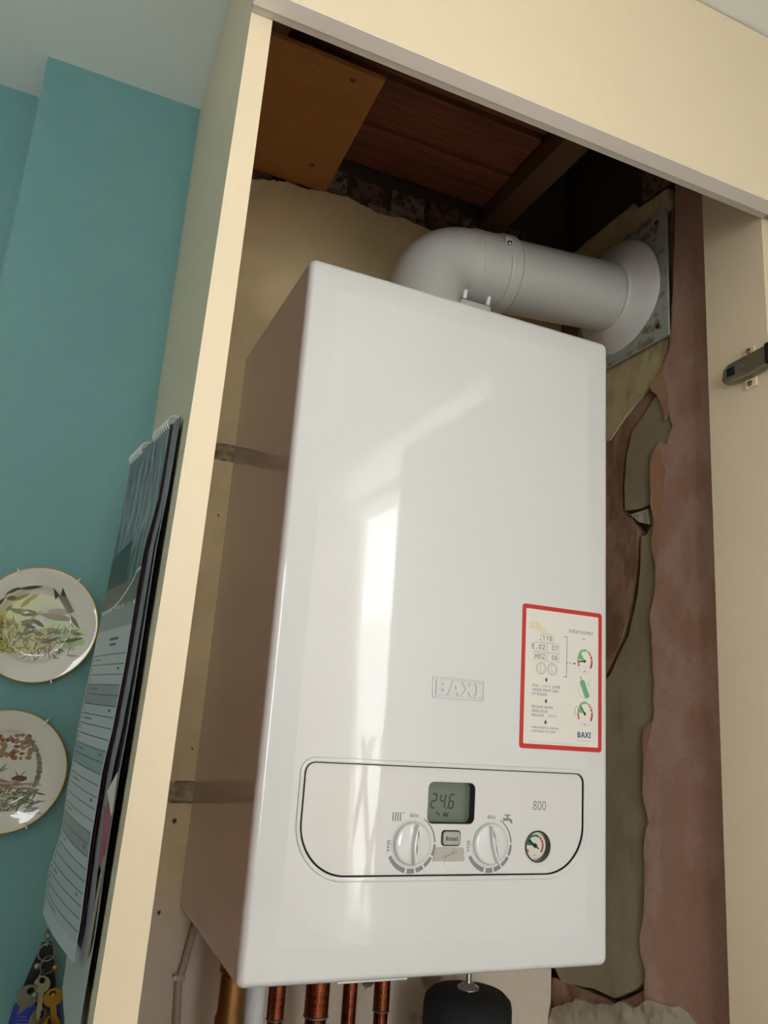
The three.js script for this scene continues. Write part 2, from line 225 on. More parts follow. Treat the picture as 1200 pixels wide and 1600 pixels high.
// ---------------------------------------------------------------- window and what lies outside it (out of frame, mirrored by the boiler)
const win = struct(group('window_1'), 'white framed window in the outside wall, mirrored in the boiler front');
const frameMat = std({ color: 0xe8e6de, roughness: 0.4 });
const GX = 0.46;
mesh('window_frame', merge([box(GX - 0.03, GX + 0.03, WIN.y0, WIN.y0 + 0.05, WIN.z0, WIN.z1), box(GX - 0.03, GX + 0.03, WIN.y1 - 0.05, WIN.y1, WIN.z0, WIN.z1), box(GX - 0.03, GX + 0.03, WIN.y0 + 0.05, WIN.y1 - 0.05, WIN.z0, WIN.z0 + 0.05), box(GX - 0.03, GX + 0.03, WIN.y0 + 0.05, WIN.y1 - 0.05, WIN.z1 - 0.05, WIN.z1)]), frameMat, win);
mesh('pane', box(GX - 0.002, GX + 0.002, WIN.y0 + 0.05, WIN.y1 - 0.05, WIN.z0 + 0.05, WIN.z1 - 0.05), phys({ color: 0xffffff, transmission: 1, thickness: 0, roughness: 0.02, ior: 1.5 }), win);
mesh('window_sill', rbox(0.27, GX - 0.03, WIN.y0 - 0.03, WIN.y0, 0.84, WIN.z1 + 0.04, 0.004), frameMat, win);
{
  const t = tag(group('roller_blind', scene, [0.3115, 0.765, (0.478 + WIN.z1) / 2]), 'cream roller blind at the window head, a pale slanting band in the boiler front', 'blind'), w = WIN.z1 - 0.468;
  mesh('blind_fabric', new THREE.PlaneGeometry(w, 0.121).rotateY(-Math.PI / 2).translate(0, 0.0605, 0), phys({ color: 0xf4ecdf, roughness: 1, transmission: 0.85, thickness: 0, side: THREE.DoubleSide }), t);
  mesh('bottom_bar', rbox(-0.002, 0.002, -0.004, 0.004, -w / 2, w / 2, 0.0012), frameMat, t);
}
{ // window behind the photographer
  const d = struct(group('window_2'), 'wide white window behind the photographer');
  const w = (DOOR.x1 - DOOR.x0) / 2, gl = phys({ color: 0xffffff, transmission: 1, thickness: 0, roughness: 0.02, ior: 1.5 });
  for (let i = 0; i < 2; i++) {
    const a = DOOR.x0 + i * w, b = a + w, z0 = ZF + 0.05, z1 = ZF + 0.10;
    mesh('window_frame', merge([box(a, a + 0.06, DOOR.y0, DOOR.y1, z0, z1), box(b - 0.06, b, DOOR.y0, DOOR.y1, z0, z1), box(a + 0.06, b - 0.06, DOOR.y0, DOOR.y0 + 0.09, z0, z1), box(a + 0.06, b - 0.06, DOOR.y1 - 0.07, DOOR.y1, z0, z1)]), frameMat, d);
    mesh('pane', box(a + 0.06, b - 0.06, DOOR.y0 + 0.09, DOOR.y1 - 0.07, ZF + 0.073, ZF + 0.077), gl, d);
  }
}
tag(mesh('worktop', rbox(-0.29, XR - 0.001, -0.49, -0.45, 0.16, 1.98, 0.004), std({ color: 0xf2f0ea, roughness: 0.4 })), 'pale worktop under the window beside the cupboard', 'worktop');
tag(mesh('base_unit', rbox(-0.26, XR - 0.001, -1.349, -0.4905, 0.16, 1.96, 0.003), M.door), 'cream kitchen unit carrying the worktop', 'cabinet');
{ // curtain on the far side
  const n = 60, pts = []; for (let i = 0; i <= n; i++) pts.push([1.08 + 0.66 * i / n, 0.352 + 0.018 * Math.sin(i * 0.9) + 0.006 * Math.sin(i * 2.3)]);
  const g = new THREE.PlaneGeometry(1, 1, n, 20), p = g.attributes.position;
  for (let i = 0; i < p.count; i++) { const k = i % (n + 1), r = Math.floor(i / (n + 1)) / 20; p.setXYZ(i, pts[k][1], lerp(0.86, -0.55, r), lerp(pts[k][0] + 0.17 * (1 - r), pts[k][0], k / n)); }
  g.computeVertexNormals();
  tag(mesh('net_curtain', g, phys({ color: 0xe9d9cf, roughness: 1, transmission: 0.25, thickness: 0, side: THREE.DoubleSide })), 'pinkish curtain drawn to the far side of the window, mirrored in the control panel', 'curtain');
}
{ // trellis in the garden: two sets of crossing laths
  const t = tag(group('garden_trellis', scene, [0.555, 0, 0]), 'diamond trellis outside the window, mirrored in the control panel', 'trellis');
  const m = std({ color: 0x6d6257, roughness: 0.9 });
  for (const s of [-1, 1]) for (let i = 0; i < 9; i++) { const g = box(-0.004, 0.004, -0.62, 0.62, -0.008, 0.008); g.rotateX(s * 0.33); g.translate(s * 0.005, -0.42, 0.80 + i * 0.15); mesh('lath', g, m, t); }
}
struct(mesh('garden_wall', box(2.2, 2.32, -1.5, 1.0, -3, 8), std({ color: 0xd8d2c8, roughness: 0.95 })), 'pale rendered garden wall beyond the window');
struct(mesh('garden_ground', merge([box(0.56, 8, -1.60, -1.50, -4, 2.86), box(-6, 8, -1.60, -1.50, 2.86, 11)]), std({ color: 0x6f7a58, roughness: 1 })), 'ground outside the window');

// ---------------------------------------------------------------- the cupboard round the boiler
const cup = tag(group('boiler_cupboard'), 'cream painted built-in cupboard standing open around the boiler', 'cupboard');
{ // left side panel, slightly out of true: outline at the front and at the wall
  const zf = 0.1415, zb = BACK + 0.001, ys = [-1.3, 0.0335, 0.2748, 0.4715, 0.6423, 0.8272, 1.056];
  const oF = [-0.335, -0.3252, -0.3202, -0.3163, -0.3143, -0.3118, -0.3100], iF = [-0.302, -0.2978, -0.2960, -0.2944, -0.2935, -0.2925, -0.2915];
  let pos = []; const inner = [], quad = (a, b, c, d, q = pos) => q.push(...a, ...b, ...c, ...a, ...c, ...d);
  for (let k = 0; k + 1 < ys.length; k++) {
    const A = i => [oF[i], ys[i], zf], B = i => [iF[i], ys[i], zf], C = i => [-0.3030, ys[i], zb], D = i => [-0.2840, ys[i], zb];
    quad(A(k), B(k), B(k + 1), A(k + 1)); quad(B(k), D(k), D(k + 1), B(k + 1), inner); quad(D(k), C(k), C(k + 1), D(k + 1)); quad(C(k), A(k), A(k + 1), C(k + 1));
    if (k === 0) quad(A(0), C(0), D(0), B(0)); if (k === ys.length - 2) quad(A(k + 1), B(k + 1), D(k + 1), C(k + 1));
  }
  const g = new THREE.BufferGeometry(); g.setAttribute('position', new THREE.Float32BufferAttribute(pos, 3)); g.computeVertexNormals();
  const gi = new THREE.BufferGeometry(); gi.setAttribute('position', new THREE.Float32BufferAttribute(inner, 3)); gi.computeVertexNormals();
  mesh('lining_board', uvMetres(gi), std({ map: dataTex(256, 256, (u, v) => { const n = fbm(u * 30, v * 4, 4) * 26; return [150 + n, 84 + n, 36 + n]; }, 0.5), roughness: 0.7 }), cup).userData.label = 'bare brown board lining the inside of the left panel';
  mesh('side_panel', BGU.toCreasedNormals(uvMetres(g), 0.3), M.cream, cup).userData.label = 'left side panel with its bright cream front edge';
}
mesh('side_panel', rbox(0.300, 0.3195, -1.3, 1.056, 0.0522, 0.1415, 0.001), M.cream, cup).userData.label = 'narrow right side panel carrying the hinge';
mesh('fascia_board', rbox(-0.3135, 0.318, 0.8255, 1.0555, 0.1508, 0.1706, 0.0018, 3), M.cream, cup).userData.label = 'wide cream board across the top of the opening';
mesh('edge_strip', rbox(-0.3133, 0.3178, 0.8247, 0.8256, 0.1512, 0.1702, 0.0004), M.creamEdge, cup).userData.label = 'pinkish white lower edge of the top board';
mesh('rail', rbox(-0.3125, 0.300, 0.8258, 1.0555, 0.1418, 0.1504, 0.0008), M.rail, cup);
{
  const door = group('door', cup, [0.3055, -0.44, 0.166]); door.rotation.y = -0.04;
  mesh('door_leaf', rbox(-0.002, 0.016, 0, 1.250, 0, 0.64, 0.0015), M.door, door);
  mesh('handle', tube([[0.016, 0.55, 0.60], [0.04, 0.56, 0.60], [0.04, 0.64, 0.60], [0.016, 0.65, 0.60]], 0.004, 24, 10), M.steel, door);
  // sprung hinge: the arm runs back from the door's edge along the panel
  const h = group('hinge', cup, [0.300, 0.648, 0.112]);
  const arm = extrude(shapeOf([[-0.0270, -0.0090], [-0.0240, 0.0035], [-0.0160, 0.0080], [0.040, 0.0110], [0.040, -0.0125], [0.012, -0.0165], [-0.0150, -0.0155], [-0.0235, -0.0140]]), 0.007, 0.0018).rotateY(-Math.PI / 2).translate(-0.0045, 0, 0);
  mesh('hinge_arm', arm, M.nickel, h);
  mesh('slot', rbox(-0.0138, -0.010, -0.0085, 0.0030, -0.0190, -0.0065, 0.0015), M.black, h);
  mesh('adjusting_screw', cyl(0.0042, 0.0042, 0.003, 20).rotateZ(Math.PI / 2).translate(-0.0135, -0.001, 0.0015), M.steel, h);
  mesh('hinge_arm', rbox(-0.0150, -0.001, -0.0125, 0.0125, 0.035, 0.058, 0.002), M.dark, h).userData.label = 'dark knuckle of the hinge';
  mesh('mounting_plate', rbox(-0.0035, 0, -0.0260, 0.0230, -0.003, 0.0135, 0.0017), M.cream, h);
  for (const y of [0.0185, -0.0215]) mesh('screw', lathe([[0, 0.0016], [0.0028, 0.0012], [0.0035, 0]], 16).rotateZ(Math.PI / 2).translate(-0.0035, y, 0.005), M.steel, h);
}

// ---------------------------------------------------------------- boiler
const BW = 0.195, BH = 0.70;
const boiler = tag(group('boiler', scene, [0, 0, BACK]), 'glossy white wall-hung gas boiler in the open cupboard', 'boiler');
const F = -BACK;    // front face in the boiler's own z
{
  const casing = group('casing', boiler);
  const N = 25;
  const ring = (d, z, rc) => { const out = [], cx = BW - d, y0 = d, y1 = BH - d, r = Math.max(rc - d * 0.6, 0.002); for (const [sx, y, a0] of [[1, y1, 0], [-1, y1, 90], [-1, y0, 180], [1, y0, 270]]) for (let i = 0; i < N; i++) { const a = (a0 + 90 * i / (N - 1)) * Math.PI / 180; out.push([sx * (cx - r) + r * Math.cos(a), (y === y1 ? y1 - r : y0 + r) + r * Math.sin(a), z]); } return out; };
  const rings = [ring(0, 0.001, 0.008)], R = 0.0075, S = 0.0028;
  for (let i = 0; i <= 26; i++) { const a = i / 26 * Math.PI / 2 * 0.93; rings.push(ring(R * (1 - Math.cos(a)), F - S - R + R * Math.sin(a), 0.008)); }
  rings.push(ring(0.032, F, 0.012));
  const pos = [];
  for (let k = 0; k + 1 < rings.length; k++) { const A = rings[k], B = rings[k + 1]; for (let i = 0; i < A.length; i++) { const j = (i + 1) % A.length; pos.push(...A[i], ...A[j], ...B[j], ...A[i], ...B[j], ...B[i]); } }
  const back = rings[0]; for (let i = 1; i + 1 < back.length; i++) pos.push(...back[0], ...back[i + 1], ...back[i]);
  const g = new THREE.BufferGeometry(); g.setAttribute('position', new THREE.Float32BufferAttribute(pos, 3));
  const shell = uvMetres(BGU.toCreasedNormals(g, 0.078));
  mesh('shell', shell, M.casing, casing);
  // flat front with the opening for the controls
  const inner = rings.at(-1), fs = shapeOf(inner.map(q => [q[0], q[1]]));
  const PANEL = { x0: -0.1503, x1: 0.1588, y0: 0.0900, y1: 0.1875, r: [0.046, 0.046, 0.009, 0.009] };
  const hole = g0 => roundRect(PANEL.x0 - 0.0014 - g0, PANEL.y0 - g0, PANEL.x1 + g0, PANEL.y1 + g0, PANEL.r.map(r => r + g0), new THREE.Path());
  fs.holes.push(hole(0.0009));
  const front = new THREE.ShapeGeometry(fs, 24); front.translate(0, 0, F); mesh('front_face', front, M.casing, casing);
  // raised lip round the opening, then the recess behind it
  const lipS = roundRect(PANEL.x0 - 0.0064, PANEL.y0 - 0.0052, PANEL.x1 + 0.0052, PANEL.y1 + 0.0052, PANEL.r.map(r => r + 0.0052)); lipS.holes.push(hole(0.0009));
  mesh('panel_lip', new THREE.ExtrudeGeometry(lipS, { depth: 0.0005, bevelEnabled: true, bevelSize: 0.0013, bevelThickness: 0.0011, bevelOffset: -0.0013, bevelSegments: 3, curveSegments: 24 }).translate(0, 0, F), M.white, casing);
  const wallS = roundRect(PANEL.x0 - 0.005, PANEL.y0 - 0.003, PANEL.x1 + 0.003, PANEL.y1 + 0.003, PANEL.r.map(r => r + 0.003)); wallS.holes.push(hole(0.0009));
  mesh('panel_recess', merge([extrude(wallS, 0.0145, 0, 24).translate(0, 0, F - 0.0150), new THREE.ShapeGeometry(roundRect(PANEL.x0 - 0.002, PANEL.y0 - 0.002, PANEL.x1 + 0.002, PANEL.y1 + 0.002, PANEL.r.map(r => r + 0.002)), 24).translate(0, 0, F - 0.0150)]), M.dark, casing);
  mesh('bottom_lip', rbox(-0.100, -0.030, -0.0028, 0.0015, F - 0.032, F - 0.012, 0.001), M.white, casing);

  // control panel: printed face with a window for the display and one for the gauge
  const cp = group('control_panel', boiler);
  const ps = roundRect(PANEL.x0, PANEL.y0, PANEL.x1, PANEL.y1, PANEL.r);
  const LCD = [-0.0235, 0.1358, 0.0290, 0.1745, 0.0062], G = [0.1040, 0.1156, 0.0150];
  ps.holes.push(roundRect(...LCD, new THREE.Path())); { const h = new THREE.Path(); h.absarc(G[0], G[1], G[2], 0, Math.PI * 2); ps.holes.push(h); }
  const PX0 = -0.155, PX1 = 0.165, PY0 = 0.085, PY1 = 0.191, K = 2048 / (PX1 - PX0), PH = Math.round(K * (PY1 - PY0));
  const print = canvasTex(2048, PH, (c, w, h) => {
    const X = x => (x - PX0) * K, Y = y => h - (y - PY0) * K;
    c.fillStyle = 'rgb(228,224,220)'; c.fillRect(0, 0, w, h);
    const grey = 'rgb(128,132,138)';
    for (const [cx, cy] of [[-0.0388, 0.118], [0.0472, 0.118]]) {
      c.save(); c.translate(X(cx), Y(cy)); c.strokeStyle = grey; c.fillStyle = grey;
      const arc = (a0, a1, w0, w1, r = 0.0248) => { const n = 24; c.beginPath(); for (let i = 0; i <= n; i++) { const a = lerp(a0, a1, i / n), q = (r + lerp(w0, w1, i / n) / 2) * K; c.lineTo(q * Math.cos(a), q * Math.sin(a)); } for (let i = n; i >= 0; i--) { const a = lerp(a0, a1, i / n), q = (r - lerp(w0, w1, i / n) / 2) * K; c.lineTo(q * Math.cos(a), q * Math.sin(a)); } c.closePath(); c.fill(); };
      const D = Math.PI / 180;
      arc(-62 * D, -2 * D, 0.0010, 0.0018); arc(2 * D, 26 * D, 0.0024, 0.0028); arc(30 * D, 54 * D, 0.0032, 0.0036); arc(58 * D, 76 * D, 0.0040, 0.0042); arc(80 * D, 98 * D, 0.0044, 0.0046); arc(103 * D, 152 * D, 0.0046, 0.0036);
      c.font = 'bold ' + Math.round(0.0052 * K) + 'px sans-serif'; c.textAlign = 'center'; c.textBaseline = 'middle';
      c.fillText('Min', 0.0012 * K, -0.0250 * K); c.save(); c.translate(-0.0238 * K, 0.001 * K); c.rotate(Math.PI / 2 - 0.06); c.fillText('Max.', 0.002 * K, 0); c.restore(); c.restore();
    }
    c.fillStyle = grey; c.strokeStyle = grey;
    for (let i = 0; i < 4; i++) { c.fillRect(X(-0.0605 + i * 0.0026), Y(0.1456), 0.0014 * K, 0.0080 * K); } c.beginPath(); c.arc(X(-0.0488), Y(0.1455), 0.0008 * K, 0, 7); c.fill();
    // tap
    c.lineWidth = 0.0024 * K; c.lineCap = 'butt'; c.beginPath(); c.moveTo(X(0.0625), Y(0.1408)); c.lineTo(X(0.0690), Y(0.1408)); c.quadraticCurveTo(X(0.0722), Y(0.1408), X(0.0722), Y(0.1372)); c.stroke();
    c.fillRect(X(0.0622), Y(0.1428), 0.0014 * K, 0.0040 * K); c.fillRect(X(0.0660), Y(0.1446), 0.0024 * K, 0.003 * K); c.fillRect(X(0.0637), Y(0.1456), 0.0070 * K, 0.0013 * K);
    c.fillStyle = 'rgb(112,112,116)'; c.font = Math.round(0.0118 * K) + 'px sans-serif'; c.textAlign = 'center'; c.textBaseline = 'middle'; c.save(); c.translate(X(0.1055), Y(0.1548)); c.scale(0.86, 1); c.fillText('800', 0, 0); c.restore();
  });
  print.repeat.set(1 / (PX1 - PX0), 1 / (PY1 - PY0)); print.offset.set(-PX0 / (PX1 - PX0), -PY0 / (PY1 - PY0)); print.wrapS = print.wrapT = THREE.ClampToEdgeWrapping;
  const pf = extrude(ps, 0.002, 0.0004, 32); pf.translate(0, 0, F - 0.0040);
  mesh('face_plate', pf, phys({ map: print, roughness: 0.42, clearcoat: 1, clearcoatRoughness: 0.02 }), cp);
  const PZ = F - 0.0016;
  // display: black well, grey-green screen at its bottom
  const well = roundRect(LCD[0] - 0.001, LCD[1] - 0.001, LCD[2] + 0.001, LCD[3] + 0.001, 0.0072); well.holes.push(roundRect(LCD[0] + 0.0002, LCD[1] + 0.0002, LCD[2] - 0.0002, LCD[3] - 0.0002, 0.006, new THREE.Path()));
  mesh('display_well', extrude(well, 0.0110, 0, 12).translate(0, 0, F - 0.0132), M.dark, cp);
  const lcd = canvasTex(512, 384, (c, w, h) => {
    c.fillStyle = 'rgb(104,116,96)'; c.fillRect(0, 0, w, h);
    const seg = (x, y, on) => { const a = 50, b = 64, t = 15; c.save(); c.translate(x, y); c.transform(1, 0, -0.12, 1, 0, 0); c.fillStyle = 'rgb(22,26,22)';
      const H = (yy) => c.fillRect(4, yy - t / 2, a - 8, t), V = (xx, y0) => c.fillRect(xx - t / 2, y0 + 4, t, b - 8);
      if (on.includes('a')) H(0); if (on.includes('g')) H(b); if (on.includes('d')) H(2 * b); if (on.includes('f')) V(0, 0); if (on.includes('b')) V(a, 0); if (on.includes('e')) V(0, b); if (on.includes('c')) V(a, b); c.restore(); };
    seg(100, 124, 'abged'); seg(196, 124, 'fgbc'); seg(292, 124, 'afgedc'); c.fillStyle = 'rgb(22,26,22)'; c.fillRect(250, 244, 15, 15);
    c.font = '22px sans-serif'; c.fillStyle = 'rgba(22,26,22,.55)'; c.fillText('°C', 362, 148);
    c.fillStyle = 'rgb(26,30,26)'; c.fillRect(140, 300, 44, 12); c.fillRect(176, 304, 12, 26); c.fillRect(154, 288, 8, 14); c.fillRect(146, 286, 24, 6);
    for (let i = 0; i < 5; i++) c.fillRect(224 + i * 11, 294, 8, 36); c.fillRect(224, 302, 54, 22); c.beginPath(); c.arc(284, 294, 4, 0, 7); c.fill();
  });
  const scr = new THREE.PlaneGeometry(LCD[2] - LCD[0], LCD[3] - LCD[1]); scr.translate((LCD[0] + LCD[2]) / 2, (LCD[1] + LCD[3]) / 2, F - 0.0125);
  const sm = mesh('display_screen', scr, phys({ map: lcd, roughness: 0.35, clearcoat: 1, clearcoatRoughness: 0.05 }), cp); sm.userData.label = 'grey-green display reading 24.6';
  // knobs
  for (const [cx, cy, turn] of [[-0.0388, 0.118, -0.05], [0.0472, 0.118, 0.24]]) {
    const k = group('knob', cp, [cx, cy, PZ]);
    mesh('collar', lathe([[0.0212, 0], [0.0212, 0.0006], [0.0204, 0.0012], [0.0196, 0.0006], [0.0196, 0]], 64).rotateX(Math.PI / 2), M.plastic, k);
    mesh('knob_body', lathe([[0.0192, 0], [0.0190, 0.0035], [0.0184, 0.0046], [0.0168, 0.0056], [0.012, 0.0068], [0.006, 0.0074], [0, 0.0076]], 64).rotateX(Math.PI / 2), M.plastic, k);
    const s = new THREE.Shape(); s.moveTo(0, -0.0182); s.quadraticCurveTo(0.0066, 0, 0, 0.0182); s.quadraticCurveTo(-0.0066, 0, 0, -0.0182);
    mesh('grip', new THREE.ExtrudeGeometry(s, { depth: 0.0090, bevelEnabled: true, bevelSize: 0.0012, bevelThickness: 0.002, bevelOffset: -0.0013, bevelSegments: 4, curveSegments: 20 }).rotateZ(turn).translate(0, 0, 0.002), M.plastic, k);
  }
  // reset button and spanner flap
  const resetTex = canvasTex(256, 150, (c, w, h) => { c.fillStyle = 'rgb(176,172,162)'; c.fillRect(0, 0, w, h); c.fillStyle = 'rgb(20,20,20)'; c.font = 'bold 70px sans-serif'; c.textAlign = 'center'; c.textBaseline = 'middle'; c.fillText('Reset', w / 2, h / 2 + 4); });
  const capUV = (g, x0, y0, x1, y1) => { const p = g.attributes.position, uv = g.attributes.uv; for (let i = 0; i < p.count; i++) uv.setXY(i, (p.getX(i) - x0) / (x1 - x0), (p.getY(i) - y0) / (y1 - y0)); return g; };
  mesh('button_surround', (() => { const s = roundRect(-0.0072, 0.1158, 0.0138, 0.1302, 0.0035); s.holes.push(roundRect(-0.0062, 0.1168, 0.0128, 0.1292, 0.0028, new THREE.Path())); return extrude(s, 0.0011, 0.0003).translate(0, 0, PZ - 0.0003); })(), M.dark, cp);
  mesh('reset_button', capUV(extrude(roundRect(-0.0060, 0.1170, 0.0126, 0.1290, 0.0026), 0.0022, 0.0006), -0.0060, 0.1170, 0.0126, 0.1290).translate(0, 0, PZ), phys({ map: resetTex, roughness: 0.4 }), cp).userData.label = 'grey Reset button';
  const spanTex = canvasTex(256, 128, (c, w, h) => { c.fillStyle = 'rgb(188,182,170)'; c.fillRect(0, 0, w, h); c.strokeStyle = 'rgb(150,144,134)'; c.lineWidth = 12; c.beginPath(); c.moveTo(92, 86); c.quadraticCurveTo(128, 72, 164, 46); c.stroke(); c.lineWidth = 8; for (const [x, y, a] of [[84, 92, 2.4], [172, 38, -0.8]]) { c.beginPath(); c.arc(x, y, 14, a + 0.6, a + 5.6); c.stroke(); } });
  mesh('spanner_flap', capUV(extrude(shapeOf([[-0.0155, 0.1022], [0.0190, 0.1022], [0.0180, 0.1130], [0.0170, 0.1142], [-0.0130, 0.1142], [-0.0140, 0.1130]]), 0.0010, 0.0004), -0.0155, 0.1022, 0.0190, 0.1142).translate(0, 0, PZ), phys({ map: spanTex, roughness: 0.35 }), cp).userData.label = 'grey-beige flap with a spanner symbol';
  { const s = new THREE.Shape(); s.absarc(0.0032, 0.1020, 0.0062, Math.PI, 2 * Math.PI); s.closePath(); mesh('flap_tab', extrude(s, 0.0005, 0.0002).translate(0, 0, PZ - 0.0001), M.plastic, cp); }
  // pressure gauge
  const ga = group('pressure_gauge', cp, [G[0], G[1], PZ]);
  const dialTex = canvasTex(256, 256, (c, w) => {
    c.fillStyle = 'rgb(226,224,210)'; c.fillRect(0, 0, w, w); c.translate(128, 128); const D = Math.PI / 180;
    c.lineWidth = 18; const a = (a0, a1, col) => { c.strokeStyle = col; c.beginPath(); c.arc(0, 0, 92, a0 * D, a1 * D); c.stroke(); };
    a(222, 300, 'rgb(20,110,80)'); a(305, 322, 'rgb(170,40,46)'); a(325, 345, 'rgb(170,40,46)'); a(347, 400, 'rgb(176,32,44)'); a(140, 160, 'rgb(190,90,70)');
    c.fillStyle = 'rgb(18,104,72)'; c.beginPath(); c.moveTo(0, 0); c.arc(0, 0, 100, 182 * D, 226 * D); c.closePath(); c.fill();
    c.fillStyle = 'rgb(60,60,60)'; c.font = '20px sans-serif'; c.textAlign = 'center'; c.fillText('bar', 0, 92);
  });
  mesh('bezel', lathe([[0.0151, -0.001], [0.0153, 0.0012], [0.0147, 0.0020], [0.0138, 0.0014], [0.0130, -0.0048]], 64).rotateX(Math.PI / 2), phys({ color: 0x26262a, roughness: 0.25, clearcoat: 1, clearcoatRoughness: 0.1 }), ga);
  mesh('dial', new THREE.CircleGeometry(0.0134, 48).translate(0, 0, -0.0046), phys({ map: dialTex, roughness: 0.4, clearcoat: 0.6 }), ga);
  mesh('needle', merge([box(-0.0006, 0.0006, -0.005, 0.0092, -0.0040, -0.0034).rotateZ(0.95), cyl(0.0022, 0.0018, 0.0012, 20).rotateX(Math.PI / 2).translate(0, 0, -0.0034)]), M.dark, ga);

  // name badge in relief
  const font = await new FontLoader().loadAsync('fonts/droid/droid_sans_bold.typeface.json');
  const bd = group('name_badge', boiler, [0, 0, F]); bd.userData.label = 'white raised badge reading BAXI';
  const bs = roundRect(-0.0262, 0.2548, 0.0335, 0.2758, 0.0016); bs.holes.push(roundRect(-0.0245, 0.2564, 0.0318, 0.2742, 0.001, new THREE.Path()));
  mesh('badge_rim', extrude(bs, 0.0014, 0.0006).translate(0, 0, 0), M.white, bd);
  mesh('badge_base', extrude(roundRect(-0.0247, 0.2562, 0.0320, 0.2744, 0.001), 0.0004), M.white, bd);
  const tg = new TextGeometry('BAXI', { font, size: 0.0150, depth: 0.0013, curveSegments: 6, bevelEnabled: true, bevelSize: 0.0004, bevelThickness: 0.0006, bevelSegments: 2 }); tg.computeBoundingBox();
  const tb = tg.boundingBox; tg.translate(-tb.min.x, -tb.min.y, 0); tg.scale(0.0528 / (tb.max.x - tb.min.x), 0.0150 / (tb.max.y - tb.min.y), 1); tg.translate(-0.0228, 0.2578, 0.0004);
  mesh('lettering', tg, M.white, bd);
}
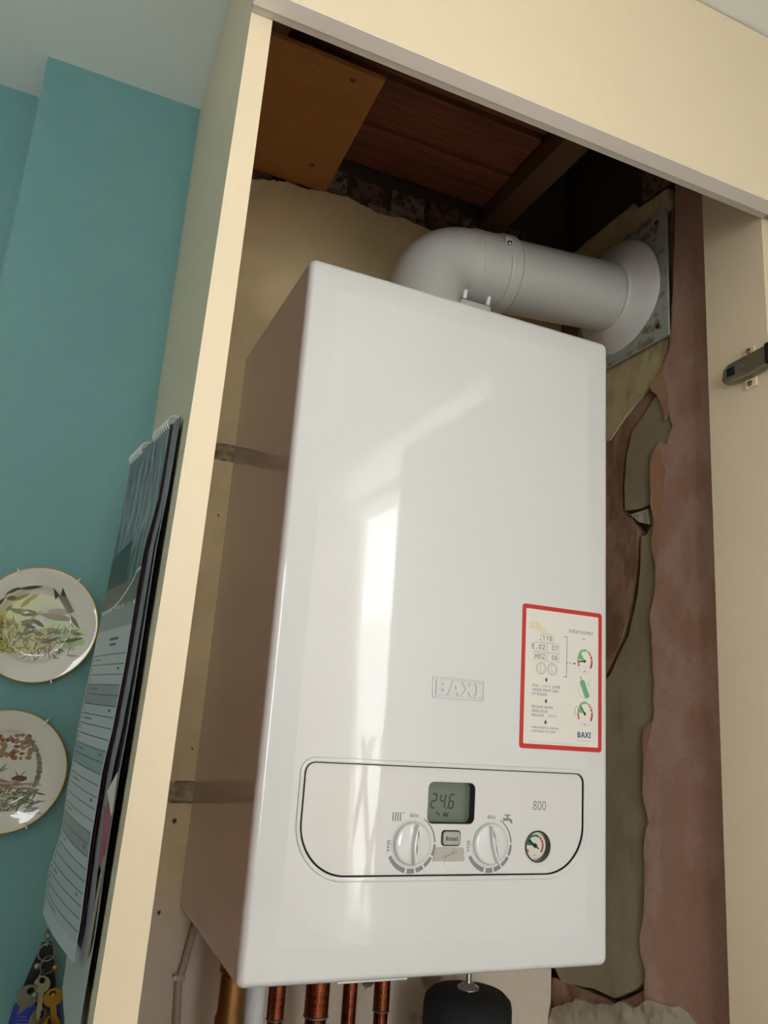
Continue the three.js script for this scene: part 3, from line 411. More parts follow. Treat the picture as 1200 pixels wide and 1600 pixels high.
{ // instruction sticker
  const st = canvasTex(1024, 1468, (c, w, h) => {
    c.fillStyle = 'rgb(206,46,40)'; c.fillRect(0, 0, w, h); c.fillStyle = 'rgb(238,232,222)'; roundPath(c, 46, 46, w - 92, h - 92, 14); c.fill();
    const ink = 'rgb(52,58,104)', T = (s, x, y, px, col = ink, f = '', al = 'left') => { c.font = f + ' ' + px + 'px sans-serif'; c.fillStyle = col; c.textAlign = al; c.textBaseline = 'alphabetic'; c.fillText(s, x, y); };
    c.save(); c.translate(590, 0); c.scale(0.74, 1); T('DISPLAY FLASHING?', 0, 248, 48); c.restore(); T('*', 785, 330, 50, ink, '', 'center');
    // hand
    c.fillStyle = 'rgb(238,222,180)'; c.strokeStyle = 'rgb(190,186,178)'; c.lineWidth = 3; c.beginPath(); c.moveTo(96, 188); c.lineTo(190, 184); c.lineTo(290, 252); c.lineTo(330, 292); c.lineTo(210, 280); c.lineTo(180, 236); c.lineTo(98, 248); c.closePath(); c.fill(); c.strokeRect(92, 182, 96, 66);
    const lcd = (s, x, y, ww = 150) => { c.strokeStyle = 'rgb(176,176,170)'; c.lineWidth = 4; c.strokeRect(x, y, ww, 88); c.font = '72px monospace'; c.fillStyle = 'rgb(40,40,44)'; c.textAlign = 'right'; c.fillText(s, x + ww - 10, y + 68); };
    lcd('.118', 240, 296); lcd('E.02', 152, 392); lcd('07', 318, 392); lcd('H02', 152, 492); lcd('06', 318, 492);
    for (const x of [244, 384]) { c.strokeStyle = 'rgb(170,166,158)'; c.lineWidth = 8; c.beginPath(); c.arc(x, 656, 58, 0, 7); c.stroke(); c.lineWidth = 3; c.beginPath(); c.arc(x, 656, 42, 0, 7); c.stroke(); c.lineWidth = 6; c.beginPath(); c.moveTo(x, 690); c.lineTo(x - 14, 626); c.stroke(); }
    c.strokeStyle = ink; c.lineWidth = 6; c.beginPath(); c.moveTo(528, 300); c.lineTo(566, 300); c.lineTo(566, 720); c.lineTo(528, 720); c.stroke(); c.setLineDash([22, 14]); c.beginPath(); c.moveTo(566, 572); c.lineTo(660, 572); c.stroke(); c.setLineDash([]);
    c.fillStyle = ink; const arrow = (x, y, r) => { c.save(); c.translate(x, y); c.rotate(r); c.beginPath(); c.moveTo(0, 0); c.lineTo(-26, -13); c.lineTo(-26, 13); c.closePath(); c.fill(); c.restore(); }; arrow(686, 572, 0);
    for (const y of [745, 962, 1174]) { c.beginPath(); c.moveTo(312, y); c.lineTo(328, y + 26); c.lineTo(312, y + 52); c.lineTo(296, y + 26); c.fill(); }
    const green = 'rgb(168,176,120)';
    T('PULL', 138, 850, 38); T('GREEN', 250, 850, 38, green); T('LEVER', 386, 850, 38); T('UNDER RIGHT SIDE', 138, 892, 38); T('OF BOILER', 138, 934, 38);
    T('RELEASE WHEN', 138, 1064, 38); T('INDICATOR', 138, 1106, 38); T('REACHES', 138, 1148, 38); T('GREEN', 336, 1148, 38, green);
    T('*PRESS RESET IF DISPLAY', 138, 1268, 30); T('CONTINUES TO FLASH', 138, 1304, 30);
    T('BAXI', 706, 1330, 78, 'rgb(24,44,108)', 'bold'); c.strokeStyle = 'rgb(196,190,182)'; c.lineWidth = 5; c.beginPath(); c.moveTo(712, 1362); c.lineTo(884, 1362); c.stroke(); c.setLineDash([14, 6]); c.beginPath(); c.moveTo(120, 1402); c.lineTo(830, 1402); c.stroke(); c.setLineDash([]);
    const dial = (x, y, na) => { const D = Math.PI / 180; c.save(); c.translate(x, y); c.scale(0.88, 1.12); const a = (r, a0, a1, wd, col) => { c.strokeStyle = col; c.lineWidth = wd; c.beginPath(); c.arc(0, 0, r, a0 * D, a1 * D); c.stroke(); };
      a(112, 40, 140, 4, 'rgb(206,202,194)'); a(104, 225, 248, 26, 'rgb(126,182,120)'); a(104, 250, 282, 22, 'rgb(126,182,120)'); a(104, 286, 300, 14, 'rgb(126,182,120)'); a(104, 303, 310, 22, 'rgb(196,44,48)'); a(104, 315, 324, 24, 'rgb(196,44,48)'); a(104, 330, 346, 24, 'rgb(196,44,48)'); a(104, 350, 396, 24, 'rgb(196,44,48)'); for (const q of [150, 163, 175]) a(98, q, q + 9, 26, 'rgb(190,52,48)');
      c.fillStyle = 'rgb(120,182,116)'; c.beginPath(); c.moveTo(0, 0); c.arc(0, 0, 112, 188 * D, 234 * D); c.fill();
      c.strokeStyle = 'rgb(16,18,24)'; c.lineWidth = 13; c.beginPath(); c.moveTo(0, 0); c.lineTo(86 * Math.cos(na * D), 86 * Math.sin(na * D)); c.stroke(); c.fillStyle = 'rgb(16,18,24)'; c.beginPath(); c.arc(0, 0, 15, 0, 7); c.fill(); c.fillRect(-14, 92, 28, 6); c.restore(); };
    dial(800, 536, 174); dial(806, 1086, 228); c.strokeStyle = 'rgb(40,44,60)'; c.lineWidth = 4; c.beginPath(); c.arc(806, 1086, 130, 170 * Math.PI / 180, 218 * Math.PI / 180); c.stroke();
    c.strokeStyle = 'rgb(196,196,192)'; c.lineWidth = 5; c.beginPath(); c.arc(800, 840, 78, 0, 7); c.stroke(); c.beginPath(); c.moveTo(840, 800); c.lineTo(872, 720); c.stroke();
    c.save(); c.translate(796, 820); c.rotate(-0.42); c.fillStyle = 'rgb(112,176,128)'; roundPath(c, -32, -88, 64, 196, 18); c.fill(); c.strokeStyle = 'rgb(60,64,80)'; c.lineWidth = 8; c.beginPath(); c.moveTo(0, -88); c.lineTo(6, -132); c.stroke(); c.restore();
  });
  const g = extrude(roundRect(0.0775, 0.2112, 0.1826, 0.3616, 0.0035), 0.0004, 0), p = g.attributes.position, uv = g.attributes.uv;
  for (let i = 0; i < p.count; i++) uv.setXY(i, (p.getX(i) - 0.0775) / 0.1051, (p.getY(i) - 0.2112) / 0.1504);
  g.translate(0, 0, F + 0.0001); mesh('instruction_sticker', g, phys({ map: st, roughness: 0.45, clearcoat: 0.5, clearcoatRoughness: 0.15 }), boiler).userData.label = 'red-bordered instruction sticker with dials and text';
}
function roundPath(c, x, y, w, h, r) { c.beginPath(); c.moveTo(x + r, y); c.arcTo(x + w, y, x + w, y + h, r); c.arcTo(x + w, y + h, x, y + h, r); c.arcTo(x, y + h, x, y, r); c.arcTo(x, y, x + w, y, r); c.closePath(); }

// ---------------------------------------------------------------- flue
{
  const fl = tag(group('flue', scene, [0, 0.70, -0.13]), 'white flue elbow and pipe from the boiler top into the right wall', 'flue pipe');
  const ay = x => 0.125 + 0.10 * x, tilt = Math.atan(0.10);
  const path = new THREE.CurvePath(); path.add(new THREE.LineCurve3(new THREE.Vector3(0, 0.003, 0), new THREE.Vector3(0, 0.074, 0)));
  const ep = []; for (let i = 0; i <= 20; i++) { const a = Math.PI - (Math.PI / 2 - tilt) * i / 20; ep.push(new THREE.Vector3(0.056 + 0.056 * Math.cos(a), 0.074 + 0.056 * Math.sin(a), 0)); }
  const pts = [new THREE.Vector3(0, 0.003, 0), new THREE.Vector3(0, 0.04, 0), ...ep, new THREE.Vector3(0.085, ay(0.085), 0)];
  const pipeX = (x0, x1, prof, mat, name, parent = fl, seg = 64) => mesh(name, lathe(prof, seg).rotateZ(-Math.PI / 2 + tilt).translate(x0, ay(x0), 0), mat, parent);
  mesh('elbow', new THREE.TubeGeometry(new THREE.CatmullRomCurve3(pts), 90, 0.0502, 64, false), M.flue, fl);
  mesh('elbow_base', lathe([[0.0502, 0.001], [0.058, 0.001], [0.058, 0.014], [0.0535, 0.017], [0.0535, 0.024], [0.0502, 0.025]], 64), M.flue, fl);
  pipeX(0.058, 0, [[0.0500, 0], [0.0520, 0.0006], [0.0522, 0.003], [0.0518, 0.006], [0.0518, 0.037], [0.0526, 0.0385], [0.0526, 0.0395], [0.0512, 0.0398], [0.0512, 0.0405], [0.0536, 0.0410], [0.0540, 0.044], [0.0540, 0.056], [0.0532, 0.0585], [0.0500, 0.059]], M.flue, 'clamp_collar');
  pipeX(0.085, 0, [[0.0498, 0], [0.0500, 0.002], [0.0500, 0.245]], M.flue, 'pipe');
  pipeX(0.2905, 0, [[0.0500, 0.0004], [0.0518, -0.0006], [0.0528, 0.0006], [0.0545, 0.0045], [0.066, 0.011], [0.0800, 0.0185], [0.0862, 0.0225], [0.0872, 0.0245], [0.0866, 0.0262], [0.0840, 0.0268]], M.seal, 'wall_seal');
  const px = 0.3185; // square plate on the wall
  const hp = shapeOf([[-0.099, -0.099], [0.099, -0.099], [0.099, 0.099], [-0.099, 0.099]]); const hh = new THREE.Path(); hh.absarc(0, 0, 0.052, 0, 2 * Math.PI); hp.holes.push(hh);
  const plate = mesh('wall_plate', extrude(hp, 0.0022, 0.0006).rotateY(-Math.PI / 2).translate(px + 0.0022, ay(px), 0), M.plateMetal, fl);
  for (const [z, y] of [[0.079, 0.085], [0.079, -0.078], [-0.079, 0.085], [-0.079, -0.078]]) mesh('screw', lathe([[0, 0.0014], [0.003, 0.001], [0.0042, 0]], 16).rotateZ(Math.PI / 2).translate(px - 0.0001, ay(px) + y, z), M.dark, plate);
  mesh('clamp_screw', lathe([[0, 0.005], [0.0022, 0.0046], [0.0034, 0.003], [0.0036, 0]], 20).rotateX(Math.PI / 2 - 0.25).translate(0.0935, ay(0.0935) + 0.0165, 0.0497), M.chrome, fl);
  mesh('collar_lug', rbox(0.0885, 0.099, ay(0.095) + 0.004, ay(0.095) + 0.0275, 0.044, 0.0505, 0.002), M.flue, fl);
  for (const x of [0.030, 0.064]) { const t = group('test_point', fl, [x, 0.052, 0.0505]); mesh('cap', cyl(0.0032, 0.0026, 0.011, 16).rotateX(0.35).translate(0, 0.005, 0.002), M.plastic, t); }
  mesh('test_point_bridge', rbox(0.026, 0.070, 0.038, 0.052, 0.030, 0.0515, 0.003), M.flue, fl);
}

// ---------------------------------------------------------------- pipes under the boiler
function copperPipe(x, z, r, label, fit) {
  const t = tag(group('copper_pipe', scene, [x, -0.9, z]), label, 'pipe', 'pipes under the boiler');
  mesh('tube', cyl(r, r, 0.90, 24).translate(0, 0.449, 0), M.copper, t);
  if (fit === 'compression') {
    mesh('nut', new THREE.CylinderGeometry(r * 1.55, r * 1.5, 0.026, 6).rotateY(0.4).translate(0, 0.884, 0), M.oldBrass, t);
    mesh('valve_body', lathe([[r, 0.80], [r * 1.5, 0.804], [r * 1.55, 0.83], [r * 1.35, 0.835], [r * 1.35, 0.868], [r, 0.870]], 24), M.oldBrass, t);
    mesh('olive_ring', lathe([[r, 0.793], [r * 1.25, 0.795], [r * 1.25, 0.803], [r, 0.805]], 24), M.solder, t);
  } else if (fit === 'solder') {
    mesh('capillary_sleeve', lathe([[r, 0.825], [r * 1.14, 0.827], [r * 1.14, 0.86], [r, 0.862]], 24), M.copper, t);
    mesh('solder_ring', new THREE.TorusGeometry(r * 1.06, r * 0.14, 8, 24).rotateX(Math.PI / 2).translate(0, 0.825, 0), M.solder, t);
  }
}
copperPipe(-0.1585, -0.15, 0.0095, 'leftmost copper pipe with a brass valve under the boiler corner', 'compression');
copperPipe(-0.1105, -0.15, 0.0078, 'copper pipe with a dull solder ring just right of the white waste pipe', 'solder');
copperPipe(-0.0660, -0.15, 0.0112, 'stoutest copper pipe under the boiler, in the middle of the row', 'solder');
copperPipe(-0.0290, -0.15, 0.0078, 'plain thin copper pipe between the stoutest pipe and the rightmost one', '');
copperPipe(0.0085, -0.15, 0.0078, 'rightmost copper pipe, nearest the black canister', 'solder');
{
  const t = tag(group('waste_pipe', scene, [-0.1335, -0.9, -0.15]), 'pale grey plastic waste pipe between two copper pipes under the boiler', 'pipe');
  mesh('tube', cyl(0.0107, 0.0107, 0.9, 24).translate(0, 0.449, 0), M.wastePipe, t);
  mesh('socket', lathe([[0.0107, 0.86], [0.0128, 0.862], [0.0128, 0.897], [0.0107, 0.898]], 24), M.wastePipe, t);
}
{ // black foam-covered canister
  const t = tag(group('canister', scene, [0.116, -0.22, -0.15]), 'black canister with a chrome stem hanging under the boiler', 'canister');
  const foam = std({ map: dataTex(256, 256, (u, v) => { const n = fbm(u * 60, v * 60, 3) * 26; return [24 + n, 25 + n, 26 + n]; }, [0.3, 0.3]), roughness: 0.85, bumpMap: plasterBump, bumpScale: 0.002 });
  mesh('body', lathe([[0, 0], [0.046, 0.002], [0.0495, 0.01], [0.050, 0.142], [0.0485, 0.150], [0.042, 0.156], [0.030, 0.159], [0.018, 0.160], [0, 0.160]], 48), foam, t);
  mesh('stem', lathe([[0.0125, 0.1595], [0.0120, 0.1625], [0.0075, 0.1635], [0.0070, 0.166], [0.0034, 0.167], [0.0034, 0.2195], [0, 0.2195]], 24), M.chrome, t);
}
{ // cable on the back wall
  const t = tag(group('cable', scene, [0, 0, -0.278]), 'white painted cable clipped to the back wall below the boiler', 'cable');
  mesh('sheath', tube([[-0.150, 0.06, 0], [-0.162, 0.02, 0], [-0.1755, -0.018, 0], [-0.1800, -0.0398, 0], [-0.1832, -0.0596, 0], [-0.1862, -0.0725, 0], [-0.1855, -0.0922, 0], [-0.1835, -0.1181, 0], [-0.182, -0.3, 0], [-0.182, -0.7, 0]], 0.0043, 90, 12), std({ color: 0xb7a994, roughness: 0.5 }), t);
  const cl = group('cable_clip', t, [-0.1862, -0.0700, 0]);
  mesh('saddle', rbox(-0.0075, 0.0050, -0.0035, 0.0035, -0.006, 0.0052, 0.0015), std({ color: 0xc2b6a2, roughness: 0.5 }), cl);
  mesh('nail', lathe([[0, 0.0015], [0.002, 0.001], [0.0026, 0]], 14).rotateX(Math.PI / 2).translate(-0.0065, 0, 0.0052), M.plastic, cl);
}

// ---------------------------------------------------------------- plates on the teal wall
function plateThing(x, y, draw, label, clips) {
  const t = tag(group('decorative_plate', scene, [x, y, BACK]), label, 'plate', 'plates on the teal wall');
  const R = 0.065, prof = [[0, 0.006], [0.034, 0.006], [0.0395, 0.0068], [0.0425, 0.0105], [0.046, 0.0135], [0.064, 0.0170], [0.0650, 0.0178], [0.0646, 0.0188], [0.0635, 0.0187], [0.0455, 0.0158], [0.0420, 0.0128], [0.0390, 0.0098], [0.034, 0.0092], [0, 0.0090]];
  t.rotation.x = 0.05; t.position.z += 0.0022;
  const g = lathe(prof, 96).rotateX(Math.PI / 2); const p = g.attributes.position, uv = g.attributes.uv; for (let i = 0; i < p.count; i++) uv.setXY(i, 0.5 + p.getX(i) / (2 * R), 0.5 + p.getY(i) / (2 * R));
  mesh('dish', g, phys({ map: canvasTex(1024, 1024, draw), roughness: 0.35, clearcoat: 1, clearcoatRoughness: 0.03 }), t);
  mesh('foot_ring', new THREE.TorusGeometry(0.034, 0.0034, 8, 64).translate(0, 0, 0.0034), M.plastic, t);
  mesh('gold_rim', new THREE.TorusGeometry(0.0646, 0.00075, 8, 96).translate(0, 0, 0.0184), M.brass, t);
  const h = group('hanger', t);
  for (const a of clips) { const c = Math.cos(a), s = Math.sin(a); mesh('hook', tube([[0.052 * c, 0.052 * s, 0.0075], [0.0665 * c, 0.0665 * s, 0.013], [0.0672 * c, 0.0672 * s, 0.0195], [0.0600 * c, 0.0600 * s, 0.0195]], 0.0009, 20, 8), M.plastic, h); }
}
const leaf = (c, x, y, l, w, a, col) => { c.save(); c.translate(x, y); c.rotate(a); c.fillStyle = col; c.beginPath(); c.moveTo(0, 0); c.quadraticCurveTo(l * 0.5, -w, l, 0); c.quadraticCurveTo(l * 0.5, w, 0, 0); c.fill(); c.restore(); };
function blob(c, x, y, rx, ry, col, n = 12) { c.fillStyle = col; c.beginPath(); for (let i = 0; i <= n; i++) { const a = i / n * Math.PI * 2, k = 0.8 + rnd(0, 0.35); c.lineTo(x + rx * k * Math.cos(a), y + ry * k * Math.sin(a)); } c.fill(); }
const china = 'rgb(214,208,194)';
plateThing(-0.3975, 0.3075, (c, w) => {
  c.fillStyle = china; c.fillRect(0, 0, w, w);
  c.translate(512, 512); c.scale(1.12, 1.12); c.translate(-512, -512);
  for (const [x, y, rx, ry, col] of [[470, 340, 190, 70, '#cfd6a4'], [350, 470, 150, 120, '#d3d79a'], [700, 560, 170, 110, '#c9d7a0'], [760, 600, 110, 90, '#a7c088'], [260, 600, 90, 150, '#cdb45c'], [430, 640, 220, 120, '#c6c17a'], [600, 420, 120, 60, '#c3cbb0']]) blob(c, x, y, rx, ry, col, 16);
  for (let i = 0; i < 26; i++) leaf(c, rnd(200, 640), rnd(330, 640), rnd(70, 150), rnd(20, 38), rnd(-1.2, 0.5), ['#8d8a3c', '#a59436', '#6d7a3c', '#b39a40', '#5d6b52', '#7d7448'][i % 6]);
  for (let i = 0; i < 230; i++) { const a = rnd(0.3, 2.9), x = 500 + rnd(-300, 300), y = 690 + rnd(-120, 130) - Math.abs(x - 500) * 0.25; leaf(c, x, y, rnd(40, 100), rnd(4, 9), rnd(-2.6, 0.4), ['#54443c', '#6b5848', '#7a6a44', '#8a7c4a'][i % 4]); }
  for (const [x, y, l, a] of [[240, 300, 120, -0.6], [320, 250, 190, -0.25], [690, 640, 190, -0.3], [180, 420, 110, -1.0], [560, 660, 150, -0.45]]) leaf(c, x, y, l, 26, a, '#5c463c');
  c.strokeStyle = '#5c463c'; c.lineWidth = 6; c.beginPath(); c.moveTo(130, 470); c.quadraticCurveTo(220, 380, 250, 300); c.quadraticCurveTo(290, 260, 340, 250); c.stroke();
  leaf(c, 500, 425, 280, 56, 0.08, '#94876a'); leaf(c, 560, 396, 200, 52, -0.05, '#a89c80'); leaf(c, 730, 400, 150, 30, 0.85, '#7c6c52'); leaf(c, 500, 432, 130, 22, 3.0, '#6c5c48');             // small bird, wing raised
  c.fillStyle = '#847a64'; c.beginPath(); c.moveTo(720, 400); c.lineTo(580, 205); c.lineTo(640, 260); c.lineTo(650, 195); c.lineTo(700, 280); c.lineTo(770, 380); c.fill();
  c.fillStyle = '#2e2622'; c.beginPath(); c.moveTo(580, 205); c.lineTo(634, 262); c.lineTo(610, 300); c.fill(); c.beginPath(); c.moveTo(650, 195); c.lineTo(688, 264); c.lineTo(650, 262); c.fill();
  leaf(c, 460, 470, 120, 34, 0.5, '#4a5a42'); leaf(c, 400, 520, 110, 30, 0.2, '#5c4a3c');
}, 'upper gold-rimmed plate with a bird and yellow-green leaves', [2.05, 1.0, -1.2, -2.3]);
plateThing(-0.4065, 0.1475, (c, w) => {
  c.fillStyle = china; c.fillRect(0, 0, w, w);
  for (const [x, y, rx, ry, col] of [[420, 640, 260, 60, '#b9a184'], [520, 760, 260, 90, '#c9c6a6'], [330, 780, 220, 90, '#a9a27c']]) blob(c, x, y, rx, ry, col, 18);
  for (let i = 0; i < 90; i++) { const x = 380 + rnd(-180, 330), y = 300 + rnd(-90, 110); blob(c, x, y, rnd(14, 30), rnd(12, 24), ['#8f5c46', '#a5705a', '#7c4c3c', '#8c7a4c'][i % 4], 9); }
  for (let i = 0; i < 70; i++) { const a = rnd(-0.9, 0.9); blob(c, 500 + 300 * Math.cos(a), 520 + 330 * Math.sin(a), rnd(14, 26), rnd(12, 22), ['#70785a', '#5c6648', '#86805c'][i % 3], 8); }
  for (let i = 0; i < 40; i++) leaf(c, rnd(140, 700), rnd(590, 660), rnd(60, 190), rnd(5, 14), rnd(-0.15, 0.15), ['#8a6854', '#9c7c66', '#6c5444'][i % 3]);
  for (let i = 0; i < 160; i++) leaf(c, rnd(160, 800), rnd(680, 860), rnd(40, 110), rnd(7, 16), rnd(-1.4, 0.2), ['#585040', '#6c6450', '#463e34', '#7c7a5c'][i % 4]);
  for (let i = 0; i < 26; i++) leaf(c, 440 + rnd(-30, 30), 540, rnd(60, 120), 12, rnd(-2.8, -0.3), '#7e8260');
  blob(c, 650, 575, 60, 26, '#6c4636', 12); leaf(c, 640, 560, 60, 8, -2.2, '#6c4636'); leaf(c, 655, 556, 60, 8, -0.9, '#6c4636');
}, 'lower gold-rimmed plate with brown leaves around a country scene', [1.0, -1.05, 2.1, -2.1]);

// ---------------------------------------------------------------- calendar on the outside of the left panel
{
  const cal = tag(group('wall_calendar'), 'slim spiral-bound calendar hanging on the outside of the left panel', 'calendar');
  const NEAR = [[-0.3212, 0.4621], [-0.3228, 0.395], [-0.3281, 0.3512], [-0.3289, 0.3102], [-0.3297, 0.2571], [-0.3319, 0.2094], [-0.3347, 0.1811], [-0.3355, 0.1284], [-0.3342, 0.0711], [-0.3351, 0.0481]];
  const FAR = [[-0.3385, 0.4622], [-0.3395, 0.3966], [-0.3425, 0.3272], [-0.3456, 0.2591], [-0.3483, 0.2107], [-0.349, 0.1683], [-0.3495, 0.1507], [-0.3487, 0.1149], [-0.3542, 0.0831], [-0.353, 0.0465]];
  const at = (E, y) => { for (let i = 0; i + 1 < E.length; i++) if (y >= E[i + 1][1] || i + 2 === E.length) { const t = (E[i][1] - y) / (E[i][1] - E[i + 1][1]); return lerp(E[i][0], E[i + 1][0], t); } };
  const panelX = (y, z) => lerp(lerp(-0.3252, -0.3118, clamp((y - 0.0335) / 0.79, -0.2, 1)), -0.3030, clamp((0.1415 - z) / 0.4265)) - 0.0008;
  function sheet(name, f, y1, z0, z1, mat, label, wave = 0) {   // f = 0 lies on the front page, 1 against the panel
    const nx = 8, ny = 44, g = new THREE.PlaneGeometry(1, 1, nx, ny), p = g.attributes.position;
    for (let j = 0; j <= ny; j++) for (let i = 0; i <= nx; i++) {
      const s = i / nx, t = j / ny, y = lerp(0.462, y1, t), z = lerp(z0, z1, s), sh = (0.065 - z) / 0.1425;
      const front = lerp(at(NEAR, y), at(FAR, y), sh) - 0.0025 * Math.sin(s * Math.PI) * t + wave * Math.sin(t * 7 + s * 2);
      p.setXYZ(j * (nx + 1) + i, lerp(front, panelX(y, z), f), y, z); g.attributes.uv.setXY(j * (nx + 1) + i, 1 - s, 1 - t);
    }
    g.computeVertexNormals(); const o = mesh(name, g, mat, cal); if (label) o.userData.label = label; return o;
  }
  const pageTex = canvasTex(512, 1480, (c, w, h) => {
    c.fillStyle = 'rgb(196,200,202)'; c.fillRect(0, 0, w, h);
    // upper half: a painted landscape of cliffs and water
    c.fillStyle = 'rgb(120,128,130)'; c.fillRect(0, 0, w, 520);
    for (let i = 0; i < 240; i++) { const y = rnd(0, 520), cool = y > 240; leaf(c, rnd(-20, w), y, rnd(60, 200), rnd(4, 18), Math.PI / 2 + rnd(-0.25, 0.25), (cool ? ['#4b625c', '#3d524d', '#6c817d', '#2f3f3c', '#8c9a9a'] : ['#7c8488', '#5c6468', '#9aa4a8', '#4a5256', '#b0b6ba'])[i % 5]); }
    c.fillStyle = 'rgb(52,72,68)'; c.beginPath(); c.moveTo(0, 360); c.lineTo(300, 330); c.lineTo(330, 470); c.lineTo(0, 480); c.fill();
    c.fillStyle = 'rgb(112,104,94)'; c.fillRect(0, 470, w, 70); c.strokeStyle = 'rgb(206,206,202)'; c.lineWidth = 10; c.beginPath(); c.moveTo(0, 548); c.quadraticCurveTo(280, 560, 440, 470); c.quadraticCurveTo(470, 440, 512, 450); c.stroke();
    c.fillStyle = 'rgb(150,152,152)'; c.fillRect(0, 552, w, 60); c.fillStyle = 'rgb(188,192,194)'; c.fillRect(0, 612, w, h - 612);
    c.fillStyle = 'rgb(70,74,76)'; c.font = 'bold 26px sans-serif'; c.fillRect(250, 640, 120, 9); c.fillRect(262, 658, 90, 7);
    for (let i = 0; i < 25; i++) { const y = 690 + i * 30; if ([3, 4, 16, 17].includes(i)) { c.fillStyle = 'rgb(150,152,150)'; c.fillRect(16, y, w - 32, 30); } if ([9, 10].includes(i)) { c.fillStyle = 'rgb(140,160,164)'; c.fillRect(16, y, w - 32, 30); } if (i > 18) { c.fillStyle = 'rgba(150,160,164,.35)'; c.fillRect(16, y, w - 32, 30); }
      c.fillStyle = 'rgb(92,96,98)'; c.fillRect(16, y, w - 32, 3); c.fillRect(26, y + 10, 16, 11); if (i % 3 === 0) { c.fillStyle = 'rgba(90,92,96,.6)'; c.fillRect(80, y + 12, rnd(60, 160), 6); } if (i % 4 === 1) c.fillRect(420, y + 10, 30, 8); }
  });
  pageTex.generateMipmaps = true;
  const paper = (col, r = 0.6) => std({ color: col, roughness: r, side: THREE.DoubleSide });
  sheet('page', 0, 0.0473, 0.065, -0.0775, std({ map: pageTex, roughness: 0.45, side: THREE.DoubleSide }), 'front page with a cliff picture above the ruled days');
  sheet('page', 0.12, 0.06, 0.067, -0.0765, paper(0x5a2a2c), 'dark red picture page');
  sheet('page', 0.32, 0.055, 0.085, -0.076, paper(0x8d8890), 'grey page', 0.0008);
  sheet('page', 0.64, -0.012, 0.090, -0.0755, paper(0xb6b6b4), 'pale back page hanging below the others', -0.0008);
  sheet('backing_card', 0.93, 0.036, 0.093, -0.0745, paper(0x121214), 'black backing card');
  for (const [z0, z1] of [[0.064, 0.012], [-0.026, -0.0765]]) {   // two lengths of wire coil
    const n = 8, pts = []; for (let i = 0; i <= n * 16; i++) { const t = i / (n * 16), a = t * n * 2 * Math.PI, z = lerp(z0, z1, t), fx = lerp(-0.3212, -0.3385, (0.065 - z) / 0.1425) + 0.004; pts.push([fx + 0.0062 * Math.cos(a), 0.4640 + 0.0062 * Math.sin(a), z]); }
    mesh('wire_coil', tube(pts, 0.0007, n * 22, 6), std({ color: 0xd4d6d4, roughness: 0.35 }), cal);
  }
  mesh('map_pin', lathe([[0, 0.0065], [0.0035, 0.006], [0.0038, 0.004], [0.0022, 0.002], [0.003, 0], [0, 0]], 20).rotateZ(Math.PI / 2).translate(-0.3135, 0.478, -0.006), std({ color: 0xb8a82a, roughness: 0.35 }), cal).userData.label = 'yellow pin';
  // slips of paper pushed in behind the pages
  function slip(name, label, poly, z, col, f) { const pos = []; for (const [s, y, dz] of poly) pos.push([lerp(at(NEAR, y), panelX(y, z), s), y, z + dz]); const g = new THREE.BufferGeometry(); const v = []; for (let i = 1; i + 1 < pos.length; i++) v.push(...pos[0], ...pos[i], ...pos[i + 1]); g.setAttribute('position', new THREE.Float32BufferAttribute(v, 3)); g.computeVertexNormals(); tag(mesh(name, g, paper(col)), label, 'paper'); }
  slip('folded_paper', 'white folded corner of paper sticking out behind the calendar pages', [[0.15, 0.168, 0.004], [0.55, 0.182, 0.004], [0.60, 0.150, 0.004]], 0.0945, 0xc9c6c0);
  slip('card', 'pink card tucked in behind the calendar below the white paper corner', [[0.2, 0.157, 0.002], [0.5, 0.162, 0.002], [0.62, 0.138, 0.002], [0.6, 0.112, 0.002], [0.3, 0.120, 0.002]], 0.0940, 0x8d5468);
  slip('ribbon', 'beige strap hanging behind the calendar pages near its foot', [[0.50, 0.122, 0.003], [0.62, 0.128, 0.003], [0.5, 0.062, 0.003], [0.30, 0.055, 0.003]], 0.0940, 0x9a9080);
}

